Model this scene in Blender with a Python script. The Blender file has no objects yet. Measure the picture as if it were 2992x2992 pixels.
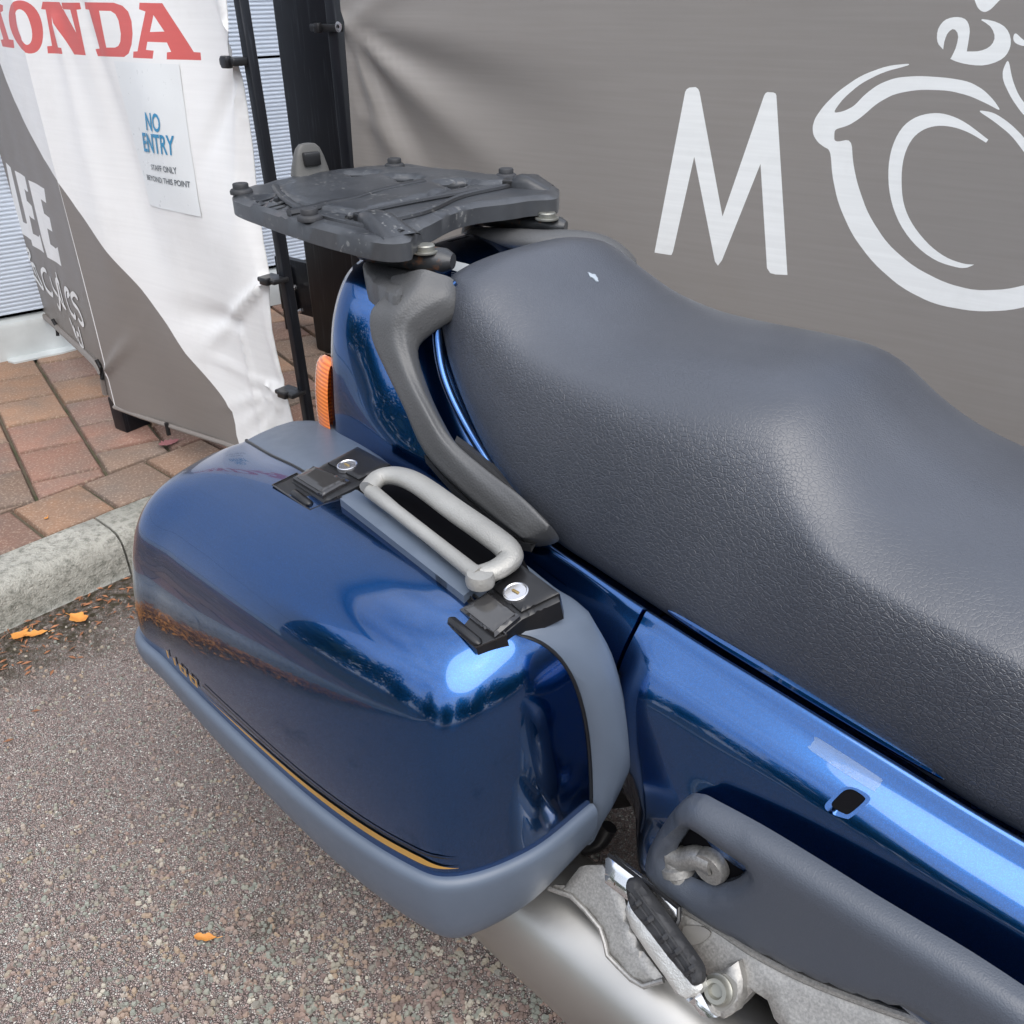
import bpy, math, random
import numpy as np
from mathutils import Vector, Matrix
from mathutils.geometry import delaunay_2d_cdt
random.seed(7); np.random.seed(7)
R = math.radians
S = bpy.context.scene
COL = S.collection

# ------------------------------------------------------------------ camera
H = 1.2; FPX = 2650.0; K = 2992/1932.0
PITCH, ROLL = R(30), R(-1)
_W = np.array([0, math.cos(PITCH), -math.sin(PITCH)]); _up = np.array([0, math.sin(PITCH), math.cos(PITCH)]); _ri = np.array([1., 0, 0])
_R = _ri*math.cos(ROLL) + _up*math.sin(ROLL); _U = -_ri*math.sin(ROLL) + _up*math.cos(ROLL)
cam = bpy.data.cameras.new('camera'); co = bpy.data.objects.new('camera', cam); COL.objects.link(co)
cam.sensor_width = 36; cam.lens = FPX/2992*36; cam.clip_start = .02; cam.clip_end = 500
m = Matrix.Identity(4)
for i in range(3):
    m[i][0] = _R[i]; m[i][1] = _U[i]; m[i][2] = -_W[i]
m[2][3] = H
co.matrix_world = m
S.camera = co
# ------------------------------------------------------------------ light
SUN_EL, SUN_AZ = R(55), R(286)      # azimuth measured from +X counter-clockwise, direction the sun stands in
w = bpy.data.worlds.new("World"); S.world = w; w.use_nodes = True
nt = w.node_tree; bg = nt.nodes['Background']
sky = nt.nodes.new('ShaderNodeTexSky'); sky.sky_type = 'NISHITA'; sky.sun_disc = False
sky.sun_elevation = SUN_EL; sky.sun_rotation = R(90) - SUN_AZ
sky.air_density = 1.0; sky.dust_density = 1.5; sky.ozone_density = 1.0
tc = nt.nodes.new('ShaderNodeTexCoord'); mp = nt.nodes.new('ShaderNodeMapping'); mp.inputs['Scale'].default_value = (1, 1, 2.2)
nz = nt.nodes.new('ShaderNodeTexNoise'); nz.inputs['Scale'].default_value = 2.2; nz.inputs['Detail'].default_value = 7; nz.inputs['Roughness'].default_value = .55
rp = nt.nodes.new('ShaderNodeValToRGB'); rp.color_ramp.elements[0].position = .36; rp.color_ramp.elements[1].position = .68
mx = nt.nodes.new('ShaderNodeMix'); mx.data_type = 'RGBA'
mx.inputs[7].default_value = (6.6, 6.9, 7.6, 1)
nt.links.new(tc.outputs['Generated'], mp.inputs[0]); nt.links.new(mp.outputs[0], nz.inputs[0]); nt.links.new(nz.outputs[0], rp.inputs[0])
nt.links.new(rp.outputs[0], mx.inputs[0]); nt.links.new(sky.outputs[0], mx.inputs[6]); 
geo_ = nt.nodes.new('ShaderNodeNewGeometry'); dp = nt.nodes.new('ShaderNodeVectorMath'); dp.operation = 'DOT_PRODUCT'
dp.inputs[1].default_value = (-math.cos(SUN_EL)*math.cos(SUN_AZ), -math.cos(SUN_EL)*math.sin(SUN_AZ), -math.sin(SUN_EL)); nt.links.new(geo_.outputs['Incoming'], dp.inputs[0])
gr = nt.nodes.new('ShaderNodeValToRGB'); gr.color_ramp.interpolation = 'EASE'; gr.color_ramp.elements[0].position = .45; gr.color_ramp.elements[1].position = 1.; gr.color_ramp.elements[1].color = (.95, .9, .85, 1); nt.links.new(dp.outputs['Value'], gr.inputs[0])
ad = nt.nodes.new('ShaderNodeMix'); ad.data_type = 'RGBA'; ad.blend_type = 'ADD'; ad.inputs[0].default_value = 1
sc_w = nt.nodes.new('ShaderNodeMix'); sc_w.data_type = 'RGBA'; sc_w.blend_type = 'MULTIPLY'; sc_w.inputs[0].default_value = 1; sc_w.inputs[7].default_value = (3.2, 3.2, 3.2, 1); nt.links.new(gr.outputs[0], sc_w.inputs[6])
nt.links.new(mx.outputs[2], ad.inputs[6]); nt.links.new(sc_w.outputs[2], ad.inputs[7]); nt.links.new(ad.outputs[2], bg.inputs[0])
bg.inputs[1].default_value = .15
rp.color_ramp.elements[0].color = (.30, .30, .30, 1)
sl = bpy.data.lights.new('sun', 'SUN'); sl.energy = 1.5; sl.angle = R(60); sl.color = (1, .96, .9)
so = bpy.data.objects.new('sun', sl); COL.objects.link(so)
sd = Vector((math.cos(SUN_EL)*math.cos(SUN_AZ), math.cos(SUN_EL)*math.sin(SUN_AZ), math.sin(SUN_EL)))
so.rotation_euler = sd.to_track_quat('Z', 'Y').to_euler()
S.view_settings.view_transform = 'Standard'; S.view_settings.look = 'None'; S.view_settings.exposure = 0.76; S.view_settings.gamma = 1
S.render.engine = 'CYCLES'

# ------------------------------------------------------------------ measuring helpers
def ray(u, v): return _R*(u*K-1496)/FPX - _U*(v*K-1496)/FPX + _W
CAM = np.array([0, 0, H])
def atz(u, v, z):
    d = ray(u, v); return CAM + d*((z-H)/d[2])
AZ = R(-45.5)
BX = np.array([math.cos(AZ), math.sin(AZ), 0]); BY = np.array([-BX[1], BX[0], 0])
BO = (atz(802, 470, .92)+atz(1032, 408, .92))/2; BO[2] = 0
def tob(p):
    q = p-BO; return np.array([q@BX, q@BY, q[2]])
def Z(u, v, z): return tob(atz(u, v, z))            # motorcycle coordinates from height
def Y(u, v, y):                                      # motorcycle coordinates from lateral offset
    d = ray(u, v); return tob(CAM + d*((y-(CAM-BO)@BY)/(d@BY)))
def lerp(a, b, t): return a*(1-t)+b*t

def crom(P, n, closed=False):
    P = [np.array(p, float) for p in P]; m_ = len(P)
    if m_ == 2: return [lerp(P[0], P[1], i/(n-1)) for i in range(n)]
    out = []; segs = m_ if closed else m_-1
    for i in range(n):
        s = i/(n if closed else n-1)*segs; k = min(int(s), segs-1); t = s-k
        g = (lambda j: P[j % m_]) if closed else (lambda j: P[j] if 0 <= j < m_ else (2*P[0]-P[1] if j < 0 else 2*P[-1]-P[-2]))
        a, b, c, d = g(k-1), g(k), g(k+1), g(k+2)
        out.append(.5*((2*b)+(-a+c)*t+(2*a-5*b+4*c-d)*t*t+(-a+3*b-3*c+d)*t**3))
    return out
def tabl(rows, x):
    r = np.array(rows, float); return [np.interp(x, r[:, 0], r[:, k]) for k in range(1, r.shape[1])]

# ------------------------------------------------------------------ object helpers
def link(name, verts, faces, mats, parent=None, smooth=40, mi=None, loc=None):
    me = bpy.data.meshes.new(name); me.from_pydata([tuple(map(float, v)) for v in verts], [], faces)
    if not isinstance(mats, (list, tuple)): mats = [mats]
    for m_ in mats: me.materials.append(m_)
    if mi is not None: me.polygons.foreach_set('material_index', mi)
    me.validate(); me.update()
    if smooth:
        me.shade_smooth(); me.set_sharp_from_angle(angle=R(smooth))
    o = bpy.data.objects.new(name, me); COL.objects.link(o)
    if parent: o.parent = parent
    if loc is not None: o.location = loc
    return o
def tag(o, label=None, cat=None, group=None, kind=None):
    if label: o['label'] = label
    if cat: o['category'] = cat
    if group: o['group'] = group
    if kind: o['kind'] = kind
    return o
def empty(name, loc=(0, 0, 0), rz=0):
    o = bpy.data.objects.new(name, None); COL.objects.link(o); o.location = [float(c) for c in loc]; o.rotation_euler = (0, 0, rz); o.empty_display_size = .1; return o
class MB:
    def __init__(s): s.v = []; s.f = []; s.m = []
    def add(s, v, f, m_=0):
        o = len(s.v); s.v += [np.array(p, float) for p in v]; s.f += [tuple(i+o for i in q) for q in f]; s.m += [m_]*len(f); return s
    def grid(s, rows, cu=False, cv=False, m_=0):
        a, b = len(rows), len(rows[0]); v = [p for r in rows for p in r]; f = []
        for i in range(a if cu else a-1):
            for j in range(b if cv else b-1):
                i2, j2 = (i+1) % a, (j+1) % b
                f.append((i*b+j, i*b+j2, i2*b+j2, i2*b+j))
        return s.add(v, f, m_)
    def box(s, c, d, ax=None, b=.0, m_=0):
        ax = ax or (np.array([1., 0, 0]), np.array([0, 1., 0]), np.array([0, 0, 1.])); c = np.array(c, float)
        h = [x/2 for x in d]; b = min(b, min(h)*.9)
        if b <= 0:
            v = [c+ax[0]*h[0]*i+ax[1]*h[1]*j+ax[2]*h[2]*k for i in (-1, 1) for j in (-1, 1) for k in (-1, 1)]
            return s.add(v, [(0, 1, 3, 2), (4, 6, 7, 5), (0, 4, 5, 1), (2, 3, 7, 6), (0, 2, 6, 4), (1, 5, 7, 3)], m_)
        rings = []
        for zz, ins in ((-h[2], b), (-h[2]+b*.3, b*.3), (-h[2]+b, 0), (h[2]-b, 0), (h[2]-b*.3, b*.3), (h[2], b)):
            ring = []
            for sx, sy, a0 in ((1, 1, 0), (-1, 1, 90), (-1, -1, 180), (1, -1, 270)):
                for q in range(4):
                    a = R(a0+q*30)
                    x = sx*(h[0]-b)+(b-ins*.999)*math.cos(a) if b-ins > 1e-6 else sx*(h[0]-b)
                    y = sy*(h[1]-b)+(b-ins*.999)*math.sin(a) if b-ins > 1e-6 else sy*(h[1]-b)
                    ring.append(c+ax[0]*x+ax[1]*y+ax[2]*zz)
            rings.append(ring)
        o = len(s.v); s.grid(rings, cv=True, m_=m_)
        s.f += [tuple(o+i for i in reversed(range(16))), tuple(o+80+i for i in range(16))]; s.m += [m_, m_]
        return s
    def tube(s, pts, rad, n=12, closed=False, m_=0, cap=True, flat=1.0, upv=(0, 0, 1)):
        pts = [np.array(p, float) for p in pts]; k = len(pts); rings = []
        if not hasattr(rad, '__len__'): rad = [rad]*k
        up = np.array(upv, float)
        for i in range(k):
            a = pts[i-1] if (i or closed) else pts[i]; b = pts[(i+1) % k] if (i < k-1 or closed) else pts[i]
            t = b-a; t = t/(np.linalg.norm(t)+1e-12)
            x = np.cross(t, up)
            if np.linalg.norm(x) < 1e-3: x = np.cross(t, np.array([1., 0, 0]))
            x /= np.linalg.norm(x); y = np.cross(x, t)
            rings.append([pts[i]+(x*math.cos(2*math.pi*j/n)+y*math.sin(2*math.pi*j/n)*flat)*rad[i] for j in range(n)])
        o = len(s.v); s.grid(rings, cu=closed, cv=True, m_=m_)
        if cap and not closed:
            s.f += [tuple(o+i for i in reversed(range(n))), tuple(o+(k-1)*n+i for i in range(n))]; s.m += [m_, m_]
        return s
    def lathe(s, c, axis, prof, n=24, m_=0):
        axis = np.array(axis, float); axis /= np.linalg.norm(axis); x = np.cross(axis, [0, 0, 1.])
        if np.linalg.norm(x) < 1e-3: x = np.array([1., 0, 0])
        x /= np.linalg.norm(x); y = np.cross(axis, x); c = np.array(c, float)
        s.grid([[c+axis*h+(x*math.cos(2*math.pi*j/n)+y*math.sin(2*math.pi*j/n))*r for j in range(n)] for r, h in prof], cv=True, m_=m_); return s
    def build(s, name, mats, parent=None, smooth=40): return link(name, s.v, s.f, mats, parent, smooth, s.m)

def inpoly(px, py, poly):
    poly = np.asarray(poly); x, y = poly[:, 0], poly[:, 1]; x2, y2 = np.roll(x, -1), np.roll(y, -1)
    px = np.asarray(px)[:, None]; py = np.asarray(py)[:, None]
    c = ((y > py) != (y2 > py)) & (px < (x2-x)*(py-y)/((y2-y)+1e-15)+x)
    return (c.sum(1) % 2) == 1
def densify(poly, step):
    out = []
    for i in range(len(poly)):
        a, b = np.array(poly[i], float), np.array(poly[(i+1) % len(poly)], float); n = max(1, int(np.linalg.norm(b-a)/step))
        out += [lerp(a, b, k/n) for k in range(n)]
    return out
def bdist(P, polys):
    d = np.full(len(P), 1e9)
    for poly in polys:
        A = np.array(poly); B = np.roll(A, -1, 0)
        for a, b in zip(A, B):
            ab = b-a; t = np.clip(((P-a)@ab)/(ab@ab+1e-15), 0, 1); d = np.minimum(d, np.linalg.norm(P-(a+t[:, None]*ab), axis=1))
    return d
def cdt(loops, step, extra_bounds=None):
    """triangulate: loops[0] outer, others constraint loops. returns P (n,2), tris"""
    V = []; E = []
    for lp in loops:
        q = densify(lp, step) if step else lp; o = len(V); V += [tuple(p) for p in q]; E += [(o+i, o+(i+1) % len(q)) for i in range(len(q))]
    L = np.array(loops[0]); mn, mxx = L.min(0), L.max(0)
    if step:
        gx = np.arange(mn[0]+step/2, mxx[0], step); gy = np.arange(mn[1]+step/2, mxx[1], step)
        G = np.array([(x+(step*.5 if j % 2 else 0), y) for j, y in enumerate(gy) for x in gx])
        if len(G):
            G = G[inpoly(G[:, 0], G[:, 1], L)]
            A = np.array(V)
            if len(G):
                keep = np.ones(len(G), bool)
                for i in range(0, len(G), 500):
                    dd = ((G[i:i+500, None, :]-A[None])**2).sum(2).min(1); keep[i:i+500] = dd > (step*.45)**2
                V += [tuple(p) for p in G[keep]]
    r = delaunay_2d_cdt([Vector(v) for v in V], E, [], 0, 1e-7)
    P = np.array([tuple(v) for v in r[0]]); T = [tuple(f) for f in r[2]]
    c = np.array([P[list(t)].mean(0) for t in T]); k = inpoly(c[:, 0], c[:, 1], loops[0])
    T = [t for t, q in zip(T, k) if q]; c = c[k]
    return P, T, c
def pillow(mb, outer, mapf, h=.003, wd=.004, thick=.01, holes=(), step=.006, m_=0, crown=0):
    """rounded-edge plate: outer polygon (2D metres), mapf(a,b)->(point, normal)"""
    P, T, c = cdt([outer]+list(holes), step)
    for hl in holes:
        k = inpoly(c[:, 0], c[:, 1], hl); T = [t for t, q in zip(T, k) if not q]; c = c[~k]
    d = bdist(P, [outer]+list(holes)); q = np.clip(d/wd, 0, 1); hh = h*np.sqrt(np.maximum(0, 1-(1-q)**2))
    if crown: hh = hh+crown*np.minimum(1, d/(d.max()+1e-9))
    top = []; bot = []
    for (a, b), z_ in zip(P, hh):
        p, n = mapf(a, b); top.append(np.array(p)+np.array(n)*z_); bot.append(np.array(p)-np.array(n)*thick)
    N = len(P); area = 0
    p0, n0 = mapf(*P[0])
    f = []
    for t in T:
        a, b, cc = (top[i] for i in t)
        if np.cross(b-a, cc-a)@np.array(mapf(*P[t[0]])[1]) < 0: t = t[::-1]
        f.append(t)
    ec = {}
    for t in f:
        for i in range(len(t)):
            e = (t[i], t[(i+1) % len(t)]); ec[e] = 1
    sk = [(e[1], e[0], e[0]+N, e[1]+N) for e in ec if (e[1], e[0]) not in ec]
    fb = [tuple(i+N for i in t[::-1]) for t in f]
    mb.add(top+bot, f+sk+fb, m_); return mb
def ypl(y0):
    fy = y0 if callable(y0) else (lambda a, b: y0)
    return lambda a, b: ((a, fy(a, b), b), (0, -1, 0))
def zpl(z0): return lambda a, b: ((a, b, z0), (0, 0, 1))
def pxY(pts, y): return [(lambda q: (q[0], q[2]))(Y(u, v, y)) for u, v in pts]
def pxZ(pts, z): return [(lambda q: (q[0], q[1]))(Z(u, v, z)) for u, v in pts]
def smoothpoly(pts, n, closed=True): return [tuple(p) for p in crom(pts, n, closed)]

# ------------------------------------------------------------------ materials
class NT:
    def __init__(s, name):
        s.m = bpy.data.materials.new(name); s.m.use_nodes = True; s.t = s.m.node_tree; s.b = s.t.nodes['Principled BSDF']
    def n(s, ty, **kw):
        o = s.t.nodes.new('ShaderNode'+ty)
        for k, v in kw.items():
            if k in o.inputs.keys(): o.inputs[k].default_value = v
            else: setattr(o, k, v)
        return o
    def l(s, a, b): s.t.links.new(a, b)
    def co(s, scale=1.0):
        t = s.n('TexCoord')
        if scale == 1.0: return t.outputs['Object']
        mp = s.n('Mapping'); mp.inputs['Scale'].default_value = scale if hasattr(scale, '__len__') else (scale,)*3; s.l(t.outputs['Object'], mp.inputs[0]); return mp.outputs[0]
    def noise(s, sc, det=4, vec=None, rough=.5, dist=0.):
        o = s.n('TexNoise'); o.inputs['Scale'].default_value = sc; o.inputs['Detail'].default_value = det; o.inputs['Roughness'].default_value = rough; o.inputs['Distortion'].default_value = dist
        s.l(vec or s.co(), o.inputs['Vector']); return o.outputs[0]
    def vor(s, sc, feat='F1', vec=None, rnd=1.0):
        o = s.n('TexVoronoi'); o.feature = feat; o.inputs['Scale'].default_value = sc; o.inputs['Randomness'].default_value = rnd
        s.l(vec or s.co(), o.inputs['Vector']); return o
    def ramp(s, fac, stops):
        o = s.n('ValToRGB'); e = o.color_ramp.elements
        while len(e) < len(stops): e.new(.5)
        for q, (p, c) in zip(e, stops):
            q.position = p; q.color = (c, c, c, 1) if not hasattr(c, '__len__') else (*c, 1)
        s.l(fac, o.inputs[0]); return o.outputs[0]
    def mix(s, f, a, b, mode='MIX'):
        o = s.n('Mix'); o.data_type = 'RGBA'; o.blend_type = mode
        for i, x in ((0, f), (6, a), (7, b)):
            if hasattr(x, 'is_output'): s.l(x, o.inputs[i])
            elif hasattr(x, '__len__'): o.inputs[i].default_value = (*x, 1)
            else: o.inputs[i].default_value = x
        return o.outputs[2]
    def math(s, op, a, b=0.):
        o = s.n('Math'); o.operation = op
        for i, x in ((0, a), (1, b)):
            if hasattr(x, 'is_output'): s.l(x, o.inputs[i])
            else: o.inputs[i].default_value = x
        return o.outputs[0]
    def bump(s, hgt, dist=.001, st=1.0, nrm=None):
        o = s.n('Bump'); o.inputs['Distance'].default_value = dist; o.inputs['Strength'].default_value = st; s.l(hgt, o.inputs['Height'])
        if nrm is not None: s.l(nrm, o.inputs['Normal'])
        s.l(o.outputs[0], s.b.inputs['Normal']); return o.outputs[0]
    def set(s, **kw):
        for k, v in kw.items():
            i = s.b.inputs[k.replace('_', ' ')]
            if hasattr(v, 'is_output'): s.l(v, i)
            elif hasattr(v, '__len__') and i.type == 'RGBA': i.default_value = (*v, 1)
            else: i.default_value = v
        return s

def plain(name, c, rough=.5, metal=0., var=.12, bump=0., bsc=300, spec=.5, coat=0.):
    m = NT(name); n = m.noise(9, 5); n2 = m.noise(60, 3)
    col = m.mix(m.math('MULTIPLY', m.ramp(n, [(.3, 0.), (.7, 1.)]), 1.0), tuple(x*(1-var) for x in c), tuple(min(1, x*(1+var)) for x in c))
    m.set(Base_Color=col, Metallic=metal, Roughness=m.math('ADD', m.math('MULTIPLY', n2, .16), rough-.08), Specular_IOR_Level=spec, Coat_Weight=coat)
    if bump: m.bump(m.noise(bsc, 3), bump, 1)
    return m.m

# metallic blue paint with clear coat
m = NT('metallic_blue_paint'); fl = m.vor(1900); spark = m.ramp(m.n('SeparateColor').outputs[0], [(0, 0), (1, 1)])
sc = [n for n in m.t.nodes if n.bl_idname == 'ShaderNodeSeparateColor'][0]; m.l(fl.outputs['Color'], sc.inputs[0])
base = m.mix(m.ramp(sc.outputs[0], [(.55, 0.), (1., .55)]), (.004, .064, .215), (.010, .132, .43))
m.set(Base_Color=base, Metallic=1.0, Roughness=.20, Coat_Weight=1.0, Coat_Roughness=.03, Coat_IOR=1.6)
m.bump(m.noise(6, 2), .0006, .35); PAINT = m.m
# dust film variant for nothing: one paint only

GREYP = plain('grey_case_plastic', (.085, .108, .145), .40, bump=.00008, bsc=1500, var=.08)
# textured rubbery plastic of grab rails
m = NT('grained_black_plastic'); v = m.vor(450, 'SMOOTH_F1'); n = m.noise(5, 3)
m.set(Base_Color=m.mix(n, (.055, .057, .060), (.085, .086, .087)), Roughness=.46); m.bump(v.outputs[0], .0007, .5); GRAIN = m.m
m = NT('grey_trim_plastic'); v = m.vor(700, 'SMOOTH_F1')
m.set(Base_Color=m.mix(m.noise(6, 3), (.050, .060, .078), (.068, .078, .098)), Roughness=.42); m.bump(v.outputs[0], .0006, .45); TRIM = m.m
# seat leather
m = NT('seat_vinyl')
wv = m.n('Mapping'); tcn = m.n('TexCoord'); wv.inputs['Scale'].default_value = (1, 1.15, 1.15)
nzz = m.n('TexNoise'); nzz.inputs['Scale'].default_value = 60; nzz.inputs['Detail'].default_value = 2; m.l(tcn.outputs['Object'], nzz.inputs['Vector'])
va = m.n('VectorMath'); va.operation = 'MULTIPLY_ADD'; m.l(nzz.outputs['Color'], va.inputs[0]); va.inputs[1].default_value = (.004,)*3; m.l(tcn.outputs['Object'], va.inputs[2]); m.l(va.outputs[0], wv.inputs[0])
v1 = m.vor(185, 'DISTANCE_TO_EDGE', wv.outputs[0]); v2 = m.vor(360, 'DISTANCE_TO_EDGE', wv.outputs[0])
h1 = m.ramp(v1.outputs[0], [(0, 0.), (.10, .9), (.5, 1.)]); h2 = m.ramp(v2.outputs[0], [(0, 0.), (.12, 1.)])
sx = m.n('SeparateXYZ'); m.l(tcn.outputs['Object'], sx.inputs[0]); geo = m.n('NewGeometry'); sn = m.n('SeparateXYZ'); m.l(geo.outputs['Normal'], sn.inputs[0])
up_ = m.ramp(sn.outputs[2], [(.35, 1.), (.85, .30)])
hh = m.math('ADD', m.math('MULTIPLY', h1, .7), m.math('MULTIPLY', h2, .3))
hgt = m.math('MULTIPLY', hh, up_)
dst = m.noise(3.5, 5)
m.set(Base_Color=m.mix(m.ramp(dst, [(.35, 0.), (.7, 1.)]), (.036, .041, .053), (.052, .058, .072)), Roughness=m.math('ADD', m.math('MULTIPLY', dst, .12), .27), Specular_IOR_Level=.8)
m.bump(hgt, .0007, .8); SEAT = m.m
# rack plate: dusty black plastic with pale scuffs
m = NT('weathered_black_plastic'); n1 = m.noise(7, 6, rough=.65); n2 = m.noise(110, 4)
sep = m.n('SeparateXYZ'); m.l(m.co(), sep.inputs[0])
base = m.mix(m.ramp(n1, [(.35, 0.), (.75, 1.)]), (.017, .019, .023), (.052, .056, .062))
spot = m.math('MULTIPLY', m.ramp(m.noise(130, 2), [(.60, 0.), (.66, 1.)]), m.ramp(m.noise(16, 3), [(.5, 0.), (.62, 1.)]))
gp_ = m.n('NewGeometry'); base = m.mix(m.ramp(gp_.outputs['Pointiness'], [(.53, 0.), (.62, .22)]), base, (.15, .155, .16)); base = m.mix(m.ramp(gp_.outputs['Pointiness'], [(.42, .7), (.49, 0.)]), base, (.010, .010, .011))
m.set(Base_Color=m.mix(m.math('MULTIPLY', spot, .45), base, (.22, .22, .21)), Roughness=.36); m.bump(n2, .0004, .6); PLATE = m.m
# rusty black tube
m = NT('rusty_black_steel'); n1 = m.noise(38, 6, rough=.7)
rs = m.ramp(n1, [(.56, 0.), (.66, 1.)])
m.set(Base_Color=m.mix(rs, (.035, .037, .040), m.mix(m.noise(120, 3), (.09, .035, .018), (.22, .11, .06))), Roughness=m.math('ADD', m.math('MULTIPLY', rs, .35), .38), Metallic=.1); m.bump(n1, .0015, .6); RUST = m.m
ALU = NT('weathered_cast_aluminium'); n1 = ALU.noise(380, 4, rough=.6); n2 = ALU.noise(8, 4)
ALU.set(Base_Color=ALU.mix(ALU.ramp(n1, [(.35, 0.), (.7, 1.)]), (.26, .255, .245), (.40, .392, .372)), Metallic=.65, Roughness=ALU.math('ADD', ALU.math('MULTIPLY', n1, .3), .34)); ALU.bump(ALU.noise(300, 3), .0004, .5); ALU = ALU.m
STEEL = NT('brushed_silencer_steel'); n1 = STEEL.noise(6, 5); br = STEEL.noise(30, 4, STEEL.co((1.5, 40, 40)))
STEEL.set(Base_Color=STEEL.mix(STEEL.ramp(n1, [(.3, 0.), (.7, 1.)]), (.36, .35, .33), (.47, .46, .435)), Metallic=.9, Roughness=STEEL.math('ADD', STEEL.math('MULTIPLY', br, .16), .27)); STEEL.bump(STEEL.noise(12, 3), .001, .3); STEEL = STEEL.m
CHROME = NT('pitted_chrome'); n1 = CHROME.noise(210, 3)
pit = CHROME.ramp(n1, [(.66, 0.), (.70, 1.)])
CHROME.set(Base_Color=CHROME.mix(pit, (.72, .72, .72), (.13, .07, .04)), Metallic=.95, Roughness=CHROME.math('ADD', CHROME.math('MULTIPLY', pit, .5), .13)); CHROME = CHROME.m
HANDLE = plain('oxidised_handle_alloy', (.34, .335, .315), .50, .5, .16, .0006, 500)
BLACK = plain('black_plastic', (.009, .009, .010), .34, var=.3)
GLOSSB = plain('gloss_black_plastic', (.02, .019, .02), .14, var=.3, coat=.5)
MATTB = plain('matt_black_rubber', (.022, .023, .026), .62, var=.3, bump=.0006, bsc=300)
DARKIN = plain('painted_shade_black', (.004, .004, .005), .8, spec=.05)  # near-black colour stands in for shade inside recesses, openings and gaps
KEY = plain('lock_barrel_steel', (.60, .60, .62), .25, .9)
BRASS = plain('brass_keyway', (.42, .30, .12), .4, .7)
GOLD = plain('gold_pinstripe', (.42, .24, .06), .35, .2)
AMBER = NT('amber_lens'); wvv = AMBER.n('TexWave'); wvv.inputs['Scale'].default_value = 55; wvv.bands_direction = 'Z'; AMBER.l(AMBER.co(), wvv.inputs['Vector'])
AMBER.set(Base_Color=AMBER.mix(wvv.outputs[1], (.62, .12, .01), (.95, .26, .03)), Roughness=.16, Coat_Weight=.6, Subsurface_Weight=.25, Subsurface_Radius=(.02, .008, .002)); AMBER.bump(wvv.outputs[1], .0008, .35); AMBER = AMBER.m
REDL = plain('red_tail_lens', (.35, .01, .008), .15)
STICK = plain('clear_sticker', (.16, .19, .24), .45)
PAPER = plain('label_paper', (.30, .32, .33), .5)
TYRE = plain('tyre_rubber', (.018, .018, .018), .75, bump=.001)
POWDER = NT('black_painted_steel'); n1 = POWDER.noise(3, 6); sc2 = POWDER.noise(20, 4, POWDER.co((6, 6, .35)))
POWDER.set(Base_Color=POWDER.mix(POWDER.ramp(sc2, [(.58, 0.), (.75, .5)]), (.006, .007, .010), (.05, .056, .066)), Roughness=.36, Specular_IOR_Level=.3); POWDER.bump(n1, .002, .3); POWDER = POWDER.m
def fabric(name, c, weave=.0002, rough=.45, streak=.0, coat=.0):
    m = NT(name); n1 = m.noise(2.2, 5); st = m.noise(9, 4, m.co((.5, .5, 14))); dirt = m.ramp(m.noise(5, 7, rough=.7), [(.5, 0.), (.85, 1.)])
    col = m.mix(m.math('MULTIPLY', m.ramp(st, [(.35, 0.), (.7, 1.)]), .32 if streak else .2), tuple(x*(1-.10) for x in c), tuple(min(1, x*1.10) for x in c))
    col = m.mix(m.math('MULTIPLY', dirt, .16), col, (.20, .17, .14))
    m.set(Base_Color=col, Roughness=rough, Specular_IOR_Level=.45, Sheen_Weight=.0)
    wz = m.n('TexWave'); wz.inputs['Scale'].default_value = 260; wz.bands_direction = 'Z'; m.l(m.co(), wz.inputs['Vector'])
    hh_ = m.math('ADD', m.math('MULTIPLY', wz.outputs[1], .15), m.math('MULTIPLY', st, 1.0 if streak else .3))
    m.bump(hh_, .0003 if streak else .0004, .45); return m.m
WHITEF = fabric('white_banner_print', (.82, .82, .81), rough=.5)
BROWNF = fabric('brown_grey_banner_print', (.205, .185, .170), rough=.5)
BROWNF2 = fabric('taupe_mesh_banner_print', (.262, .246, .230), rough=.42, streak=1)
WHITE2 = fabric('white_logo_print', (.84, .86, .85), rough=.42, streak=1)
REDF = fabric('faded_red_print', (.64, .125, .115), rough=.5)
POSTER = plain('laminated_poster', (.70, .72, .72), .3, var=.03)
BLUEI = plain('blue_ink', (.03, .24, .44), .4); GREYI = plain('dark_ink', (.10, .115, .13), .4)

# ------------------------------------------------------------------ setting: ground
def kf(a, c):  # kerb frame to world (47.5 deg)
    t = R(47.5); return np.array([math.cos(t)*a-math.sin(t)*c, math.sin(t)*a+math.cos(t)*c])
m = NT('asphalt_aggregate')
cc = m.co()
dn = m.n('TexNoise'); dn.inputs['Scale'].default_value = 40; m.l(cc, dn.inputs['Vector'])
va = m.n('VectorMath'); va.operation = 'MULTIPLY_ADD'; m.l(dn.outputs['Color'], va.inputs[0]); va.inputs[1].default_value = (.012, .012, .012); m.l(cc, va.inputs[2])
va1 = m.vor(120, 'F1', va.outputs[0]); ve = m.vor(120, 'DISTANCE_TO_EDGE', va.outputs[0]); vb = m.vor(330, 'F1', va.outputs[0]); vbe = m.vor(330, 'DISTANCE_TO_EDGE', va.outputs[0])
s1 = m.n('SeparateColor'); m.l(va1.outputs['Color'], s1.inputs[0]); s2 = m.n('SeparateColor'); m.l(vb.outputs['Color'], s2.inputs[0])
pal = [(0., (0.280, 0.204, 0.187)), (.2, (0.347, 0.270, 0.248)), (.38, (0.224, 0.182, 0.171)), (.52, (0.381, 0.308, 0.275)), (.66, (0.291, 0.275, 0.259)), (.80, (0.426, 0.358, 0.319)), (.92, (0.314, 0.330, 0.308)), (.97, (0.560, 0.528, 0.473))]
c1 = m.ramp(s1.outputs[0], pal); c2 = m.ramp(s2.outputs[0], pal)
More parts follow.
